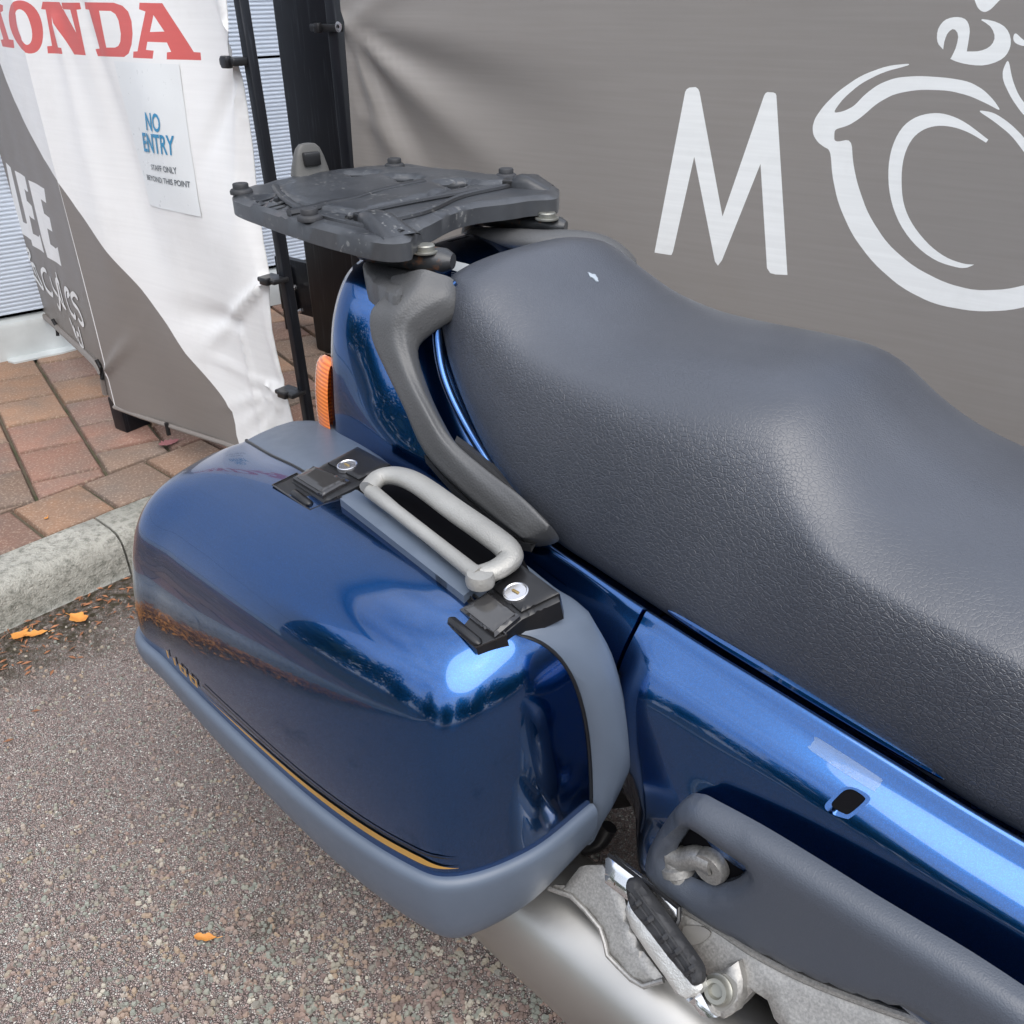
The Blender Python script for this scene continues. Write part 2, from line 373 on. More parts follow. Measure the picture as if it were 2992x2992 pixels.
big = m.ramp(m.math('ADD', s1.outputs[1], m.math('MULTIPLY', m.noise(2.2, 3), .9)), [(1.02, 0.), (1.04, 1.)])
col = m.mix(big, c2, c1)
gap = m.mix(big, m.ramp(vbe.outputs[0], [(0., 0.), (.14, 1.)]), m.ramp(ve.outputs[0], [(0., 0.), (.14, 1.)]))
col = m.mix(gap, (.125, .100, .090), col)
wet = m.ramp(m.noise(4.2, 7, rough=.68), [(.58, 0.), (.70, 1.)])
# dark mossy grime along the gutter
mp = m.n('Mapping'); mp.vector_type = 'POINT'; mp.inputs['Rotation'].default_value = (0, 0, R(-47.5)); m.l(cc, mp.inputs[0]); sy = m.n('SeparateXYZ'); m.l(mp.outputs[0], sy.inputs[0])
gut = m.math('ADD', sy.outputs[1], m.math('MULTIPLY', m.math('SUBTRACT', m.noise(7, 5), .5), .34))
gut = m.ramp(m.math('SUBTRACT', gut, 1.0), [(.60, 0.), (.80, 1.)])
patch = m.math('MAXIMUM', m.math('MULTIPLY', wet, .9), m.math('MULTIPLY', gut, 1.))
patch = m.math('MULTIPLY', patch, m.ramp(m.noise(60, 4), [(.35, .35), (.6, 1.)]))
col = m.mix(patch, col, m.mix(m.noise(30, 3), (.035, .030, .020), (.075, .062, .035)))
m.set(Base_Color=col, Roughness=.85, Specular_IOR_Level=.25)
hg = m.math('ADD', m.math('MULTIPLY', gap, .8), m.math('MULTIPLY', m.math('MULTIPLY', s1.outputs[2], big), .6))
m.bump(hg, .006, .9); ASPH = m.m
g = []
for a, b, q, d in ((-60, 60, -60, 1.897),):
    g = [kf(a, q), kf(b, q), kf(b, d), kf(a, d)]
road = link('car_park_asphalt', [(p[0], p[1], 0) for p in g], [(0, 1, 2, 3)], ASPH, smooth=0); tag(road, kind='structure')
# far ground behind everything
m = NT('joint_sand'); m.set(Base_Color=m.mix(m.ramp(m.noise(14, 5), [(.45, 0.), (.7, 1.)]), (.10, .08, .055), (.05, .06, .025)), Roughness=.95); m.bump(m.noise(300, 3), .003, 1); SAND = m.m
g = [kf(-60, 2.0), kf(60, 2.0), kf(60, 60), kf(-60, 60)]
link('pavement_bedding', [(p[0], p[1], .088) for p in g], [(0, 1, 2, 3)], SAND, smooth=0)['kind'] = 'structure'
# block paving: individual bevelled blocks in one sheet
m = NT('block_paving'); at = m.n('Attribute'); at.attribute_name = 'tint'
n1 = m.noise(70, 6, rough=.7); n2 = m.noise(9, 5)
col = m.mix(m.math('MULTIPLY', n1, .8), at.outputs['Color'], m.mix(1., at.outputs['Color'], (.62, .62, .64), 'MULTIPLY'))
col = m.mix(m.ramp(n2, [(.40, 0.), (.72, .62)]), col, (.15, .13, .115)); col = m.mix(m.ramp(m.noise(160, 4), [(.52, 0.), (.7, .55)]), col, (.42, .33, .25))
lv = m.vor(5.2, 'F1'); ls = m.n('SeparateColor'); m.l(lv.outputs['Color'], ls.inputs[0])
lich = m.math('MULTIPLY', m.ramp(m.math('ADD', lv.outputs[0], m.math('MULTIPLY', m.noise(60, 4), .10)), [(.135, 1.), (.175, 0.)]), m.ramp(ls.outputs[0], [(.45, 0.), (.5, 1.)]))
col = m.mix(m.math('MULTIPLY', lich, .8), col, (.46, .42, .33))
m.set(Base_Color=col, Roughness=.9, Specular_IOR_Level=.2); m.bump(n1, .003, .8); PAVE = m.m
def clip(poly, f):
    out = []
    for i in range(len(poly)):
        a, b = poly[i], poly[(i+1) % len(poly)]; fa, fb = f(a), f(b)
        if fa >= 0: out.append(a)
        if (fa >= 0) != (fb >= 0): out.append(a+(b-a)*(fa/(fa-fb)))
    return out
vs, fs, cols = [], [], []
TINTS = [(0.277, 0.156, 0.118), (0.244, 0.144, 0.110), (0.235, 0.164, 0.125), (0.302, 0.195, 0.137), (0.197, 0.148, 0.118), (0.218, 0.133, 0.106), (0.319, 0.195, 0.129)]
def brick(poly):
    if len(poly) < 3: return
    P = np.array(poly); cen = P.mean(0); A = .5*abs(sum(P[i][0]*P[(i+1) % len(P)][1]-P[(i+1) % len(P)][0]*P[i][1] for i in range(len(P))))
    if A < 6e-4: return
    t = np.array(random.choice(TINTS))*random.uniform(.85, 1.15); dz = random.uniform(-.0015, .0015); tilt = np.random.uniform(-.012, .012, 2); n = len(P)
    inner = []
    for ins, zz in ((.0, .080), (.0012, .093), (.005, .0985), (.009, .1)):
        o = len(vs)
        for p in P:
            d = cen-p; q = p+d/np.linalg.norm(d)*ins*1.3
            vs.append((q[0], q[1], zz+dz+float((q-cen)@tilt)))
        inner.append(o)
    for r_ in range(3):
        for i in range(n):
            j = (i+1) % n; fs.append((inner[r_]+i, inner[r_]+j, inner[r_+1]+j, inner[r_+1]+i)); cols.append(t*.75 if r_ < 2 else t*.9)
    fs.append(tuple(inner[3]+i for i in range(n))); cols.append(t)
e1 = np.array([math.cos(R(29.5)), math.sin(R(29.5))]); e2 = np.array([math.cos(R(123.5)), math.sin(R(123.5))])
tk = R(47.5); kn = np.array([-math.sin(tk), math.cos(tk)]); ka = np.array([math.cos(tk), math.sin(tk)])
gp = .0035
for k in range(-16, 22):
    x0 = .11+.18*k; off = 0 if k % 2 == 0 else .105
    for j in range(-12, 24):
        y0 = 2.665+.2135*j+off
        c4 = [e1*(x0+gp)+e2*(y0+gp), e1*(x0+.18-gp)+e2*(y0+gp), e1*(x0+.18-gp)+e2*(y0+.2135-gp), e1*(x0+gp)+e2*(y0+.2135-gp)]
        if min(abs(c4[0][0]), 9) > 5 or c4[0][1] > 6: continue
        brick(clip(c4, lambda p: p@kn-2.2445))
for k in range(-22, 26):
    a0 = .607+.178*k
    brick([ka*a+kn*c for a, c in ((a0+gp, 2.046), (a0+.178-gp, 2.046), (a0+.178-gp, 2.2395), (a0+gp, 2.2395))])
pv = link('block_pavement', vs, fs, PAVE, smooth=30); pv['kind'] = 'structure'
ca = pv.data.color_attributes.new('tint', 'FLOAT_COLOR', 'CORNER'); arr = []
for p in pv.data.polygons: arr += [*cols[p.index], 1.]*p.loop_total
ca.data.foreach_set('color', np.array(arr, dtype=np.float32))
# kerb
m = NT('kerb_concrete'); n1 = m.noise(60, 7, rough=.7); n2 = m.noise(5, 5)
sp_ = m.ramp(m.noise(170, 3), [(.56, 0.), (.63, 1.)])
col = m.mix(m.ramp(n2, [(.35, 0.), (.7, 1.)]), (.34, .335, .295), (.47, .46, .415))
col = m.mix(m.ramp(n1, [(.46, 0.), (.70, .85)]), col, (.11, .115, .095)); col = m.mix(m.math('MULTIPLY', sp_, .4), col, (.42, .40, .35))
m.set(Base_Color=col, Roughness=.92, Specular_IOR_Level=.2); m.bump(m.math('ADD', n1, m.math('MULTIPLY', m.noise(220, 4), .5)), .010, 1.); KERB = m.m
L = .9
for k in range(-9, 12):
    a0 = .722+L*k; mb = MB(); rows = []
    prof = [(2.040, .04), (2.040, .0995), (2.036, .1025), (1.955, .103), (1.928, .098), (1.914, .085), (1.906, .06), (1.900, -.03)]
    for s_ in np.linspace(a0+.003, a0+L-.003, 24):
        rr = []
        for c_, z_ in prof:
            j = (random.uniform(-1, 1)*.0028) if 0 < s_-a0 < L else 0
            q = kf(s_, c_+j); rr.append((q[0], q[1], z_+random.uniform(-1, 1)*.0008))
        rows.append(rr)
    mb.grid(rows)
    n_ = len(prof); o = 0
    mb.f += [tuple(range(n_)), tuple(reversed([23*n_+i for i in range(n_)]))]; mb.m += [0, 0]
    if -6 < k < 8: ob = mb.build('kerb_stone', KERB); tag(ob, kind='structure')

# ------------------------------------------------------------------ shutter-clad wall
WA = np.array([-1.75, 3.057]); WB = np.array([-.904, 3.689]); wd_ = (WB-WA)/np.linalg.norm(WB-WA); wn_ = np.array([wd_[1], -wd_[0]])
def wl(s, z, out=0): q = WA+wd_*s+wn_*out; return (q[0], q[1], z)
CLAD = plain('pale_blue_grey_cladding', (.54, .60, .68), .42, .0, .06); SILLM = plain('aluminium_sill', (.50, .53, .53), .45, .1, .12)
wall = empty('clad_wall', wl(0, .1)); tag(wall, 'pale blue-grey ribbed metal clad wall behind the banners', 'wall')
wall_inv = Vector([float(c) for c in wl(0, .1)])
def wadd(name, mb, mat, smooth=30):
    mb.v = [np.array(v)-np.array(wall_inv) for v in mb.v]; return mb.build(name, mat, wall, smooth)
mb = MB(); rows = []
z_ = .25; pitch = .0135
def seg(z0, z1):
    rows = []; z = z0
    while z < z1:
        for dz, o in ((0, 0.), (.35, .0), (.45, -.0028), (.9, -.0028)):
            rows.append([wl(-3.5, z+dz*pitch, o), wl(6, z+dz*pitch, o)])
        z += pitch
    return rows
mb.grid(seg(.25, .985)); wadd('ribbed_panel', mb, CLAD, 20)
mb = MB(); mb.grid(seg(1.0, 3.4)); wadd('ribbed_panel', mb, CLAD, 20)
mb = MB(); mb.grid([[wl(-3.5, .1, .03), wl(6, .1, .03)], [wl(-3.5, .21, .03), wl(6, .21, .03)], [wl(-3.5, .225, .025), wl(6, .225, .025)], [wl(-3.5, .235, -.02), wl(6, .235, -.02)]]); wadd('sill', mb, SILLM)
mb = MB(); mb.grid([[wl(-3.5, .1, -.03), wl(6, .1, -.03)], [wl(-3.5, 3.4, -.03), wl(6, 3.4, -.03)], [wl(-3.5, 3.4, -.4), wl(6, 3.4, -.4)], [wl(-3.5, .1, -.4), wl(6, .1, -.4)]]); wadd('backing', mb, DARKIN)
mb = MB(); mb.box(np.array(wl(1.2, 3.43, -.15)), (9.6, .5, .06), (np.array([*wd_, 0]), np.array([*wn_, 0]), np.array([0, 0, 1.])), .01); wadd('coping', mb, SILLM)

# ------------------------------------------------------------------ banner planes
NB = np.array([math.cos(R(51)), math.sin(R(51)), 0]); DB = np.array([math.cos(R(141)), math.sin(R(141)), 0])
class Plane:
    def __init__(s, p0, az):
        s.p0 = np.array(p0, float); s.d = np.array([math.cos(az), math.sin(az), 0]); s.n = np.array([s.d[1], -s.d[0], 0])
        if s.n@(CAM-s.p0) < 0: s.n = -s.n
    def px(s, u, v):
        d = ray(u, v); t = ((s.p0-CAM)@s.n)/(d@s.n); q = CAM+d*t; return np.array([(q-s.p0)@s.d, q[2]])
    def P(s, a, z, o=0): q = s.p0+s.d*a+s.n*o; return np.array([q[0], q[1], z])
def sheet(name, pl, outline, regions, mats, disp, parent, step=.02, back=.0015):
    loops = [outline]+[r_[0] for r_ in regions]
    P, T, c = cdt(loops, step); mi = np.zeros(len(T), int)
    for poly, mid in regions:
        k = inpoly(c[:, 0], c[:, 1], poly); mi[k] = mid
    base = np.array(parent.location) if parent else np.zeros(3)
    top = [pl.P(a, z, disp(a, z))-base for a, z in P]
    f = []
    for t in T:
        a, b, cc_ = (top[i] for i in t[:3])
        f.append(t if np.cross(b-a, cc_-a)@pl.n > 0 else t[::-1])
    bot = [p-pl.n*back for p in top]; N = len(top)
    f2 = [tuple(i+N for i in t[::-1]) for t in f]
    ob = link(name, top+bot, f+f2, mats, parent, 60, list(mi)+list(mi)); return ob
def ridge(a, z, a0, z0, a1, z1, amp, wid, fade=1.):
    """soft crease starting at (a0,z0) heading to (a1,z1)"""
    dx, dz = a1-a0, z1-z0; L_ = math.hypot(dx, dz); t = ((a-a0)*dx+(z-z0)*dz)/L_; d = ((a-a0)*dz-(z-z0)*dx)/L_
    if t < -.02: return 0
    tt = max(0, 1-max(t, 0)/L_); wdt = wid*(.35+1.3*min(1, max(t, 0)/L_))
    return amp*tt**fade*math.exp(-(d/wdt)**2)*min(1, (t+.02)/.02)

# --- left banner (folded round its frame)
p_corner = atz(218, 768, .19)
PF = Plane(p_corner, R(-39)); PS = Plane(p_corner, R(124.5))
ban = empty('folded_banner', p_corner*np.array([1, 1, 0])+np.array([0, 0, .1])); tag(ban, 'white and brown fabric banner with big red letters, folded round its frame', 'banner')
edge_r = [(420, -60), (428, 0), (436, 60), (443, 108), (450, 118), (452, 130), (461, 200), (472, 280), (482, 380), (492, 460), (503, 515), (512, 530), (511, 545), (520, 620), (535, 700), (542, 733), (540, 742), (552, 800), (568, 885)]
outF = [PF.px(*p) for p in [(218, 768), (270, 787), (330, 806), (430, 838), (500, 862), (568, 885)]]
outF += [PF.px(*p) for p in reversed(edge_r[:-1])]
topz = 1.32
aR = outF[-1][0]; outF[-1] = np.array([aR, topz]); outF += [np.array([0., topz])]
outF = [tuple(p) for p in outF]
bnd_px = [(104, 343), (145, 395), (175, 434), (206, 474), (263, 544), (316, 615), (351, 667), (395, 720), (425, 757), (439, 777), (446, 800), (449, 820), (458, 846)]
bF = [tuple(PF.px(*p)) for p in bnd_px]
regF = [([(0.001, bF[0][1])]+bF[1:]+[tuple(PF.px(*p)) for p in [(452, 846), (430, 836), (330, 804.5), (270, 785.5), (220, 767)]], 1)]
c1_ = lambda pts: [(x*.33421, y*.33421) for x, y in pts]
A_o = c1_([(795, 15), (912, 18), (1075, 295), (1110, 298), (1115, 342), (950, 335), (948, 295), (968, 293), (945, 240), (850, 235), (845, 280), (885, 285), (882, 330), (772, 325), (773, 290), (798, 288), (830, 65), (795, 52)]); A_h = c1_([(872, 85), (930, 178), (860, 180)])
D_o = c1_([(472, 12), (650, 15), (700, 32), (735, 65), (757, 120), (766, 190), (762, 250), (745, 300), (715, 321), (540, 318), (528, 278), (552, 275), (512, 55), (475, 52)]); D_h = c1_([(572, 60), (635, 62), (662, 80), (680, 115), (695, 190), (692, 235), (680, 258), (660, 268), (608, 268)])
N_o = c1_([(222, 10), (325, 12), (432, 185), (400, 55), (345, 52), (340, 15), (450, 15), (458, 52), (440, 55), (485, 312), (410, 308), (278, 95), (322, 268), (345, 270), (352, 305), (255, 302), (250, 262), (275, 260), (238, 55), (215, 52)])
O_o = c1_(smoothpoly([(48, 70), (68, 18), (115, 2), (165, 25), (205, 80), (226, 160), (226, 240), (205, 290), (165, 302), (120, 275), (78, 215), (52, 140)], 36)); O_h = c1_(smoothpoly([(90, 75), (110, 52), (140, 72), (163, 125), (177, 190), (172, 240), (150, 252), (122, 215), (98, 150)], 27))
for o_, h_ in ((A_o, A_h), (D_o, D_h), (N_o, None), (O_o, O_h)):
    regF.append(([tuple(PF.px(*p)) for p in o_], 2))
    if h_: regF.append(([tuple(PF.px(*p)) for p in h_], 0))
tie1, tie2, tie3 = PF.px(446, 115), PF.px(508, 530), PF.px(538, 738); knot = PF.px(455, 605); pin = PF.px(190, 697)
def dispF(a, z):
    o = .004*math.sin(a*9+z*3)+.003*math.sin(a*23-z*5+1)
    o += .006*math.sin((a*1.0+z*.8)*11)*max(0, min(1, a/.5))
    o += ridge(a, z, tie1[0], tie1[1], tie1[0]-.10, tie1[1]-.42, .016, .018)
    o += ridge(a, z, tie1[0], tie1[1], tie1[0]-.05, tie1[1]+.3, .016, .014)
    o += ridge(a, z, tie1[0], tie1[1], tie1[0]-.20, tie1[1]-.25, -.012, .02)
    o += ridge(a, z, tie2[0], tie2[1], tie2[0]-.34, tie2[1]-.24, .020, .013)
    o += ridge(a, z, tie2[0], tie2[1], tie2[0]-.03, tie2[1]+.26, -.014, .02)
    o += ridge(a, z, knot[0], knot[1], knot[0]+.02, knot[1]-.40, .012, .010)
    o += ridge(a, z, knot[0], knot[1], knot[0]-.35, knot[1]-.05, -.014, .03)
    for dx, dz in ((-.30, -.12), (-.22, -.16), (-.16, -.2), (-.33, .02)):
        o += ridge(a, z, tie3[0], tie3[1], tie3[0]+dx, tie3[1]+dz, .013, .007)
    o += ridge(a, z, tie3[0], tie3[1], tie3[0]-.02, tie3[1]+.3, .012, .016)
    o += ridge(a, z, 0., pin[1]+.0, .22, pin[1]+.16, .016, .014)
    o += ridge(a, z, .16, 1.15, .2, .25, .008, .06)+ridge(a, z, .30, 1.2, .42, .3, -.009, .05)
    return o
sheet('front_cloth', PF, outF, regF, [WHITEF, BROWNF, REDF], dispF, ban, .014)
# side part
outS = [tuple(PS.px(*p)) for p in [(218, 768), (203, 742), (193, 700), (170, 672), (130, 635), (100, 608), (76, 588)]]
aL = outS[-1][0]; outS[0] = (0., outF[0][1]); outS += [tuple(PS.px(*p)) for p in [(52, 530), (30, 468), (10, 415), (0, 388), (-16, 340), (-32, 285)]]; aL = outS[-1][0]; outS += [(aL, topz), (0., topz)]
bS = [tuple(PS.px(*p)) for p in [(104, 343), (82, 300), (61.5, 259), (43, 224), (26, 189), (12, 153), (0, 118), (-12, 70), (-20, 20)]]
bS[0] = (0.001, bF[0][1])
regS = [(bS+[(aL+.2, bS[-1][1]+.3), (aL+.2, outS[6][1]-.2), (.001, outS[0][1]-.2)], 1)]
c3_ = lambda pts: [(x*.2006, 290.6+y*.2006) for x, y in pts]
for q in ([(50, 80), (100, 125), (215, 640), (250, 655), (262, 645), (298, 808), (205, 750), (175, 690)],
          [(140, 155), (235, 215), (265, 355), (245, 350), (225, 325), (248, 440), (300, 490), (325, 620), (290, 600), (272, 578), (310, 750), (360, 780), (375, 760), (415, 930), (310, 860), (285, 760)],
          [(270, 245), (420, 325), (438, 460), (380, 425), (410, 560), (470, 600), (495, 730), (440, 700), (470, 850), (525, 890), (545, 875), (580, 1055), (450, 970), (400, 800)]):
    regS.append(([tuple(PS.px(*p)) for p in c3_(q)], 3))
Hpx = c1_([(0, 22), (16, 30), (18, 62), (6, 70), (52, 222), (74, 226), (80, 272), (12, 262), (2, 225), (20, 222), (-2, 150), (-40, 148), (-38, 218), (-24, 220), (-18, 258), (-70, 250), (-66, 60), (-60, 18)])
regS += [([tuple(PS.px(*p)) for p in Hpx], 2), ([tuple(PS.px(*p)) for p in O_o], 2), ([tuple(PS.px(*p)) for p in O_h], 0)]
def dispS(a, z):
    q = min(1, a/.06)
    return q*.0012*math.sin(a*26+z*2)
sheet('side_cloth', PS, outS, regS, [WHITEF, BROWNF, REDF, WHITEF], dispS, ban, .012)
# script lettering on the side part: brush strokes
def strokes(name, pl, lines, wpx, mat, parent, disp, off=.0022):
    mb = MB(); base = np.array(parent.location)
    for ln in lines:
        q = crom([pl.px(*p) for p in ln], max(6, 4*len(ln))) if len(ln) > 2 else [lerp(pl.px(*ln[0]), pl.px(*ln[1]), t) for t in np.linspace(0, 1, 6)]
        hw = wpx; rows = []
        for i in range(len(q)):
            d = q[min(i+1, len(q)-1)]-q[max(i-1, 0)]; d = d/(np.linalg.norm(d)+1e-9); n = np.array([-d[1], d[0]])
            e = .55 if i in (0, len(q)-1) else 1
            rows.append([pl.P(*(q[i]+n*hw*e*s_), disp(*(q[i]+n*hw*e*s_))+off)-base for s_ in (-1, 1)])
        mb.grid(rows)
    return mb.build(name, mat, parent, 60)
sc_ = [[(62, 640), (58, 570), (85, 550), (108, 600), (100, 640), (75, 625)], [(100, 640), (125, 680), (95, 690), (80, 660)], [(80, 690), (105, 760), (150, 830), (120, 720), (140, 700)],
       [(170, 740), (200, 800), (212, 880)], [(150, 800), (190, 910), (215, 1000)], [(232, 905), (265, 900), (285, 945), (262, 1010), (228, 960)], [(215, 980), (240, 1095)],
       [(240, 1085), (290, 1100), (340, 1170), (405, 1258), (410, 1235), (350, 1110), (330, 1040)], [(290, 1010), (350, 1150)], [(300, 1030), (330, 1050)],
       [(440, 1105), (410, 1085), (400, 1130), (440, 1260), (490, 1325), (500, 1300)], [(475, 1150), (510, 1260), (555, 1330)], [(530, 1165), (560, 1300), (575, 1450), (548, 1410)],
       [(527, 1110), (610, 1440)], [(560, 1210), (540, 1185), (540, 1230), (590, 1400), (625, 1455)], [(640, 1340), (660, 1300), (625, 1265), (620, 1330), (665, 1470), (715, 1535), (715, 1500)],
       [(735, 1360), (700, 1315), (680, 1340), (700, 1400), (745, 1470), (785, 1580), (775, 1600), (745, 1550)],
       [(655, 1540), (725, 1730)], [(690, 1610), (740, 1760)], [(690, 1640), (712, 1650)], [(745, 1620), (798, 1825)], [(755, 1700), (735, 1690), (760, 1780), (795, 1825)]]
strokes('script_lettering', PS, [c3_(l_) for l_ in sc_], .0075, WHITEF, ban, dispS)
# frame poles of the left banner
def pole_px(mb, u0, v0, u1, v1, nd, r, n=4):
    pass
base = np.array(ban.location)
mb = MB(); q0 = atz(553, 800, .1) ; 
a_p = .5*(PF.px(464, 113)[0]+PF.px(575, 788)[0])
t0_, t1_ = PF.px(446, 0), PF.px(575, 788); sl_p = (t0_[0]-t1_[0])/(t0_[1]-t1_[1]); pa_ = lambda z: t1_[0]+sl_p*(z-t1_[1])
P0_, P1_ = PF.P(pa_(.0), .0, -.010), PF.P(pa_(1.32), 1.32, -.010); dz_ = P1_-P0_; Lp = np.linalg.norm(dz_); dz_ /= Lp
mb.box((P0_+P1_)/2-base, (.0185, .022, Lp), (np.cross(PF.n, dz_), PF.n, dz_), .003)
mb.build('frame_upright', POWDER, ban)
mb = MB(); mb.box(PS.P(aL-.02, .7, -.02)-base, (.03, .03, 1.24), (PS.d, PS.n, np.array([0, 0, 1.])), .003); mb.build('frame_upright', POWDER, ban)
mb = MB(); mb.box(PF.P(a_p/2, 1.305, -.02)-base, (a_p+.03, .03, .03), (PF.d, PF.n, np.array([0, 0, 1.])), .003); mb.build('frame_rail', POWDER, ban)
# hem piping along the bottom
mb = MB(); mb.tube([PF.P(*PF.px(*p), .004)-base for p in [(218, 767), (270, 786), (330, 805), (430, 837), (500, 861), (566, 884)]], .006, 8); mb.build('hem', BROWNF, ban)
mb = MB(); mb.tube([PS.P(*q, .004)-base for q in crom(outS[1:7], 24)], .010, 8); mb.build('hem', BROWNF, ban)
# clips / cable ties
def tie(pl, u, v, w_, h_, o=.012, d_=.04):
    mb = MB(); c_ = pl.P(*pl.px(u, v), o)-base
    mb.box(c_, (w_, d_, h_), (pl.d, pl.n, np.array([0, 0, 1.])), .003)
    mb.box(c_+pl.n*(d_/2), (w_*.45, .014, h_*1.5), (pl.d, pl.n, np.array([0, 0, 1.])), .003); return mb.build('cable_tie', BLACK, ban)
tie(PF, 454, 115, .045, .014); tie(PF, 524, 524, .055, .010); tie(PF, 556, 736, .06, .010)
for u, v in ((192, 690), (108, 612)):
    mb = MB(); c_ = PS.P(*PS.px(u, v), .01)-base; mb.tube([c_+np.array([.0, 0, .02]), c_+np.array([.008, -.004, 0]), c_+np.array([.006, -.006, -.035])], .006, 8); mb.build('cable_tie', BLACK, ban)
mb = MB(); c_ = PF.P(*PF.px(322, 805), .01)-base; mb.tube([c_+np.array([0, 0, .014]), c_, c_-np.array([0, 0, .02])], .006, 8); mb.build('cable_tie', BLACK, ban)
# foot block
mb = MB(); f0 = atz(222, 800, .1); f1 = atz(240, 818, .1); f2 = atz(285, 800, .1); ax_ = (f2-f1); wx = np.linalg.norm(ax_); ax_ /= wx; ay_ = np.array([-ax_[1], ax_[0], 0])
mb.box((f1+f2)/2+ay_*.03+np.array([0, 0, .05])-base, (wx, .06, .10), (ax_, ay_, np.array([0, 0, 1.])), .004); mb.build('foot', POWDER, ban)
# poster
def text_mesh(body, size, offset=0.0):
    cu = bpy.data.curves.new('t', 'FONT'); cu.body = body; cu.size = size; cu.align_x = 'CENTER'; cu.offset = offset; cu.resolution_u = 3
    ob = bpy.data.objects.new('t', cu); COL.objects.link(ob); bpy.context.view_layer.update()
    me = ob.to_mesh(); V_ = [tuple(v.co) for v in me.vertices]; F_ = [tuple(p.vertices) for p in me.polygons]; ob.to_mesh_clear()
    bpy.data.objects.remove(ob); bpy.data.curves.remove(cu); return V_, F_
pc = PF.px(300, 262); PLT = Plane(p_corner, R(-39))
ps = empty('notice_poster', PF.P(*PF.px(300, 400), .02)); tag(ps, 'white paper notice reading NO ENTRY stuck on the white cloth', 'poster')
pbase = np.array(ps.location)
cq = [PF.px(*p) for p in [(276, 388), (386, 408), (338, 121), (218, 115)]]
rows = []
for j in np.linspace(0, 1, 22):
    rr = []
    for i in np.linspace(0, 1, 12):
        a, z = lerp(lerp(cq[0], cq[1], i), lerp(cq[3], cq[2], i), j); rr.append(PF.P(a, z, dispF(a, z)+.0016+.0006*math.sin(i*9+j*4))-pbase)
    rows.append(rr)
mb = MB(); mb.grid(rows); mb.build('paper', POSTER, ps, 60)
def poster_text(body, quad, mat, off, name, squeeze=1.):
    V_, F_ = text_mesh(body, 1., off); V2 = np.array(V_)[:, :2]; mn, mxv = V2.min(0), V2.max(0); q = [PF.px(*p) for p in quad]; vv = []
    for x, y in V2:
        i, j = (x-mn[0])/(mxv[0]-mn[0]), (y-mn[1])/(mxv[1]-mn[1]); a, z = lerp(lerp(q[0], q[1], i), lerp(q[3], q[2], i), j)
        vv.append(PF.P(a, z, dispF(a, z)+.0030)-pbase)
    link(name, vv, F_, mat, ps, 0)
poster_text('NO', [(286, 245), (316, 249), (312, 213), (284, 210)], BLUEI, .018, 'blue_lettering')
poster_text('ENTRY', [(276, 285), (341, 292), (338, 255), (274, 249)], BLUEI, .018, 'blue_lettering')
poster_text('STAFF ONLY', [(290, 319), (344, 327), (342, 314), (289, 309)], GREYI, .012, 'dark_lettering')
poster_text('BEYOND THIS POINT', [(277, 339), (367, 353), (366, 341), (276, 329)], GREYI, .012, 'dark_lettering')

# --- right banner
DR = 1.9
PR = Plane(NB*DR, R(-39))
rb = empty('logo_banner', PR.P(PR.px(668, 330)[0]+.3, .05)); tag(rb, 'taupe banner with white letter M and swirling wheel logo, hung behind the seat', 'banner')
base = np.array(rb.location)
aL2 = PR.px(655, 330)[0]; z4 = lambda pts: [(1162.3+.4346*x, .4346*y) for x, y in pts]; z5 = lambda pts: [(1291.5+.33155*x, .33155*y) for x, y in pts]
aR2 = 1.6
lft = [PR.px(*p) for p in [(636, -40), (641, 20), (651, 42), (655, 58), (648, 66), (655, 150), (662, 250), (668, 330), (674, 420), (680, 520)]]
outR = [(lft[-1][0], .12), (aR2, .12), (aR2, 1.45), (lft[0][0], 1.45)]+[tuple(p) for p in lft]
Mp = z4([(170, 1095), (300, 400), (306, 388), (318, 380), (345, 378), (356, 386), (362, 400), (462, 940), (640, 415), (647, 404), (655, 400), (680, 402), (690, 407), (693, 415), (742, 1195), (690, 1192), (668, 1186), (654, 1165), (625, 712), (460, 1130), (443, 1153), (430, 1135), (340, 680), (250, 1090), (243, 1106), (230, 1105)])
L1 = z5([(1275, 362), (1150, 375), (1000, 430), (870, 520), (790, 600), (740, 670), (724, 720), (728, 770), (755, 812), (790, 838), (815, 850), (828, 880), (836, 1000), (870, 1160), (950, 1340), (1070, 1500), (1230, 1640), (1420, 1735), (1650, 1775), (1850, 1768), (2050, 1720), (2230, 1620), (2380, 1480), (2480, 1300), (2520, 1050), (2480, 850), (2380, 700), (2400, 850), (2420, 1050), (2370, 1260), (2280, 1410), (2150, 1530), (1990, 1610), (1830, 1648), (1650, 1655), (1480, 1612), (1300, 1520), (1150, 1390), (1040, 1220), (980, 1050), (955, 930), (945, 792), (848, 812), (848, 750), (860, 735), (930, 715), (1000, 670), (1090, 590), (1190, 535), (1330, 510), (1500, 515), (1620, 545), (1720, 590), (1803, 635), (1760, 570), (1700, 510), (1620, 465), (1500, 443), (1330, 432), (1200, 442), (1100, 480), (1020, 540), (960, 605), (900, 635), (838, 645), (900, 560), (1000, 475), (1130, 410), (1275, 372)])
L2 = z5(smoothpoly([(1728, 795), (1600, 700), (1500, 655), (1410, 645), (1310, 670), (1230, 735), (1175, 850), (1156, 990), (1172, 1140), (1225, 1280), (1315, 1400), (1425, 1482), (1540, 1521), (1600, 1525), (1645, 1508)], 50, False)+smoothpoly([(1645, 1507), (1580, 1500), (1480, 1462), (1380, 1385), (1290, 1270), (1242, 1150), (1232, 1000), (1250, 880), (1295, 790), (1360, 738), (1440, 717), (1530, 725), (1620, 757), (1715, 812)], 50, False))
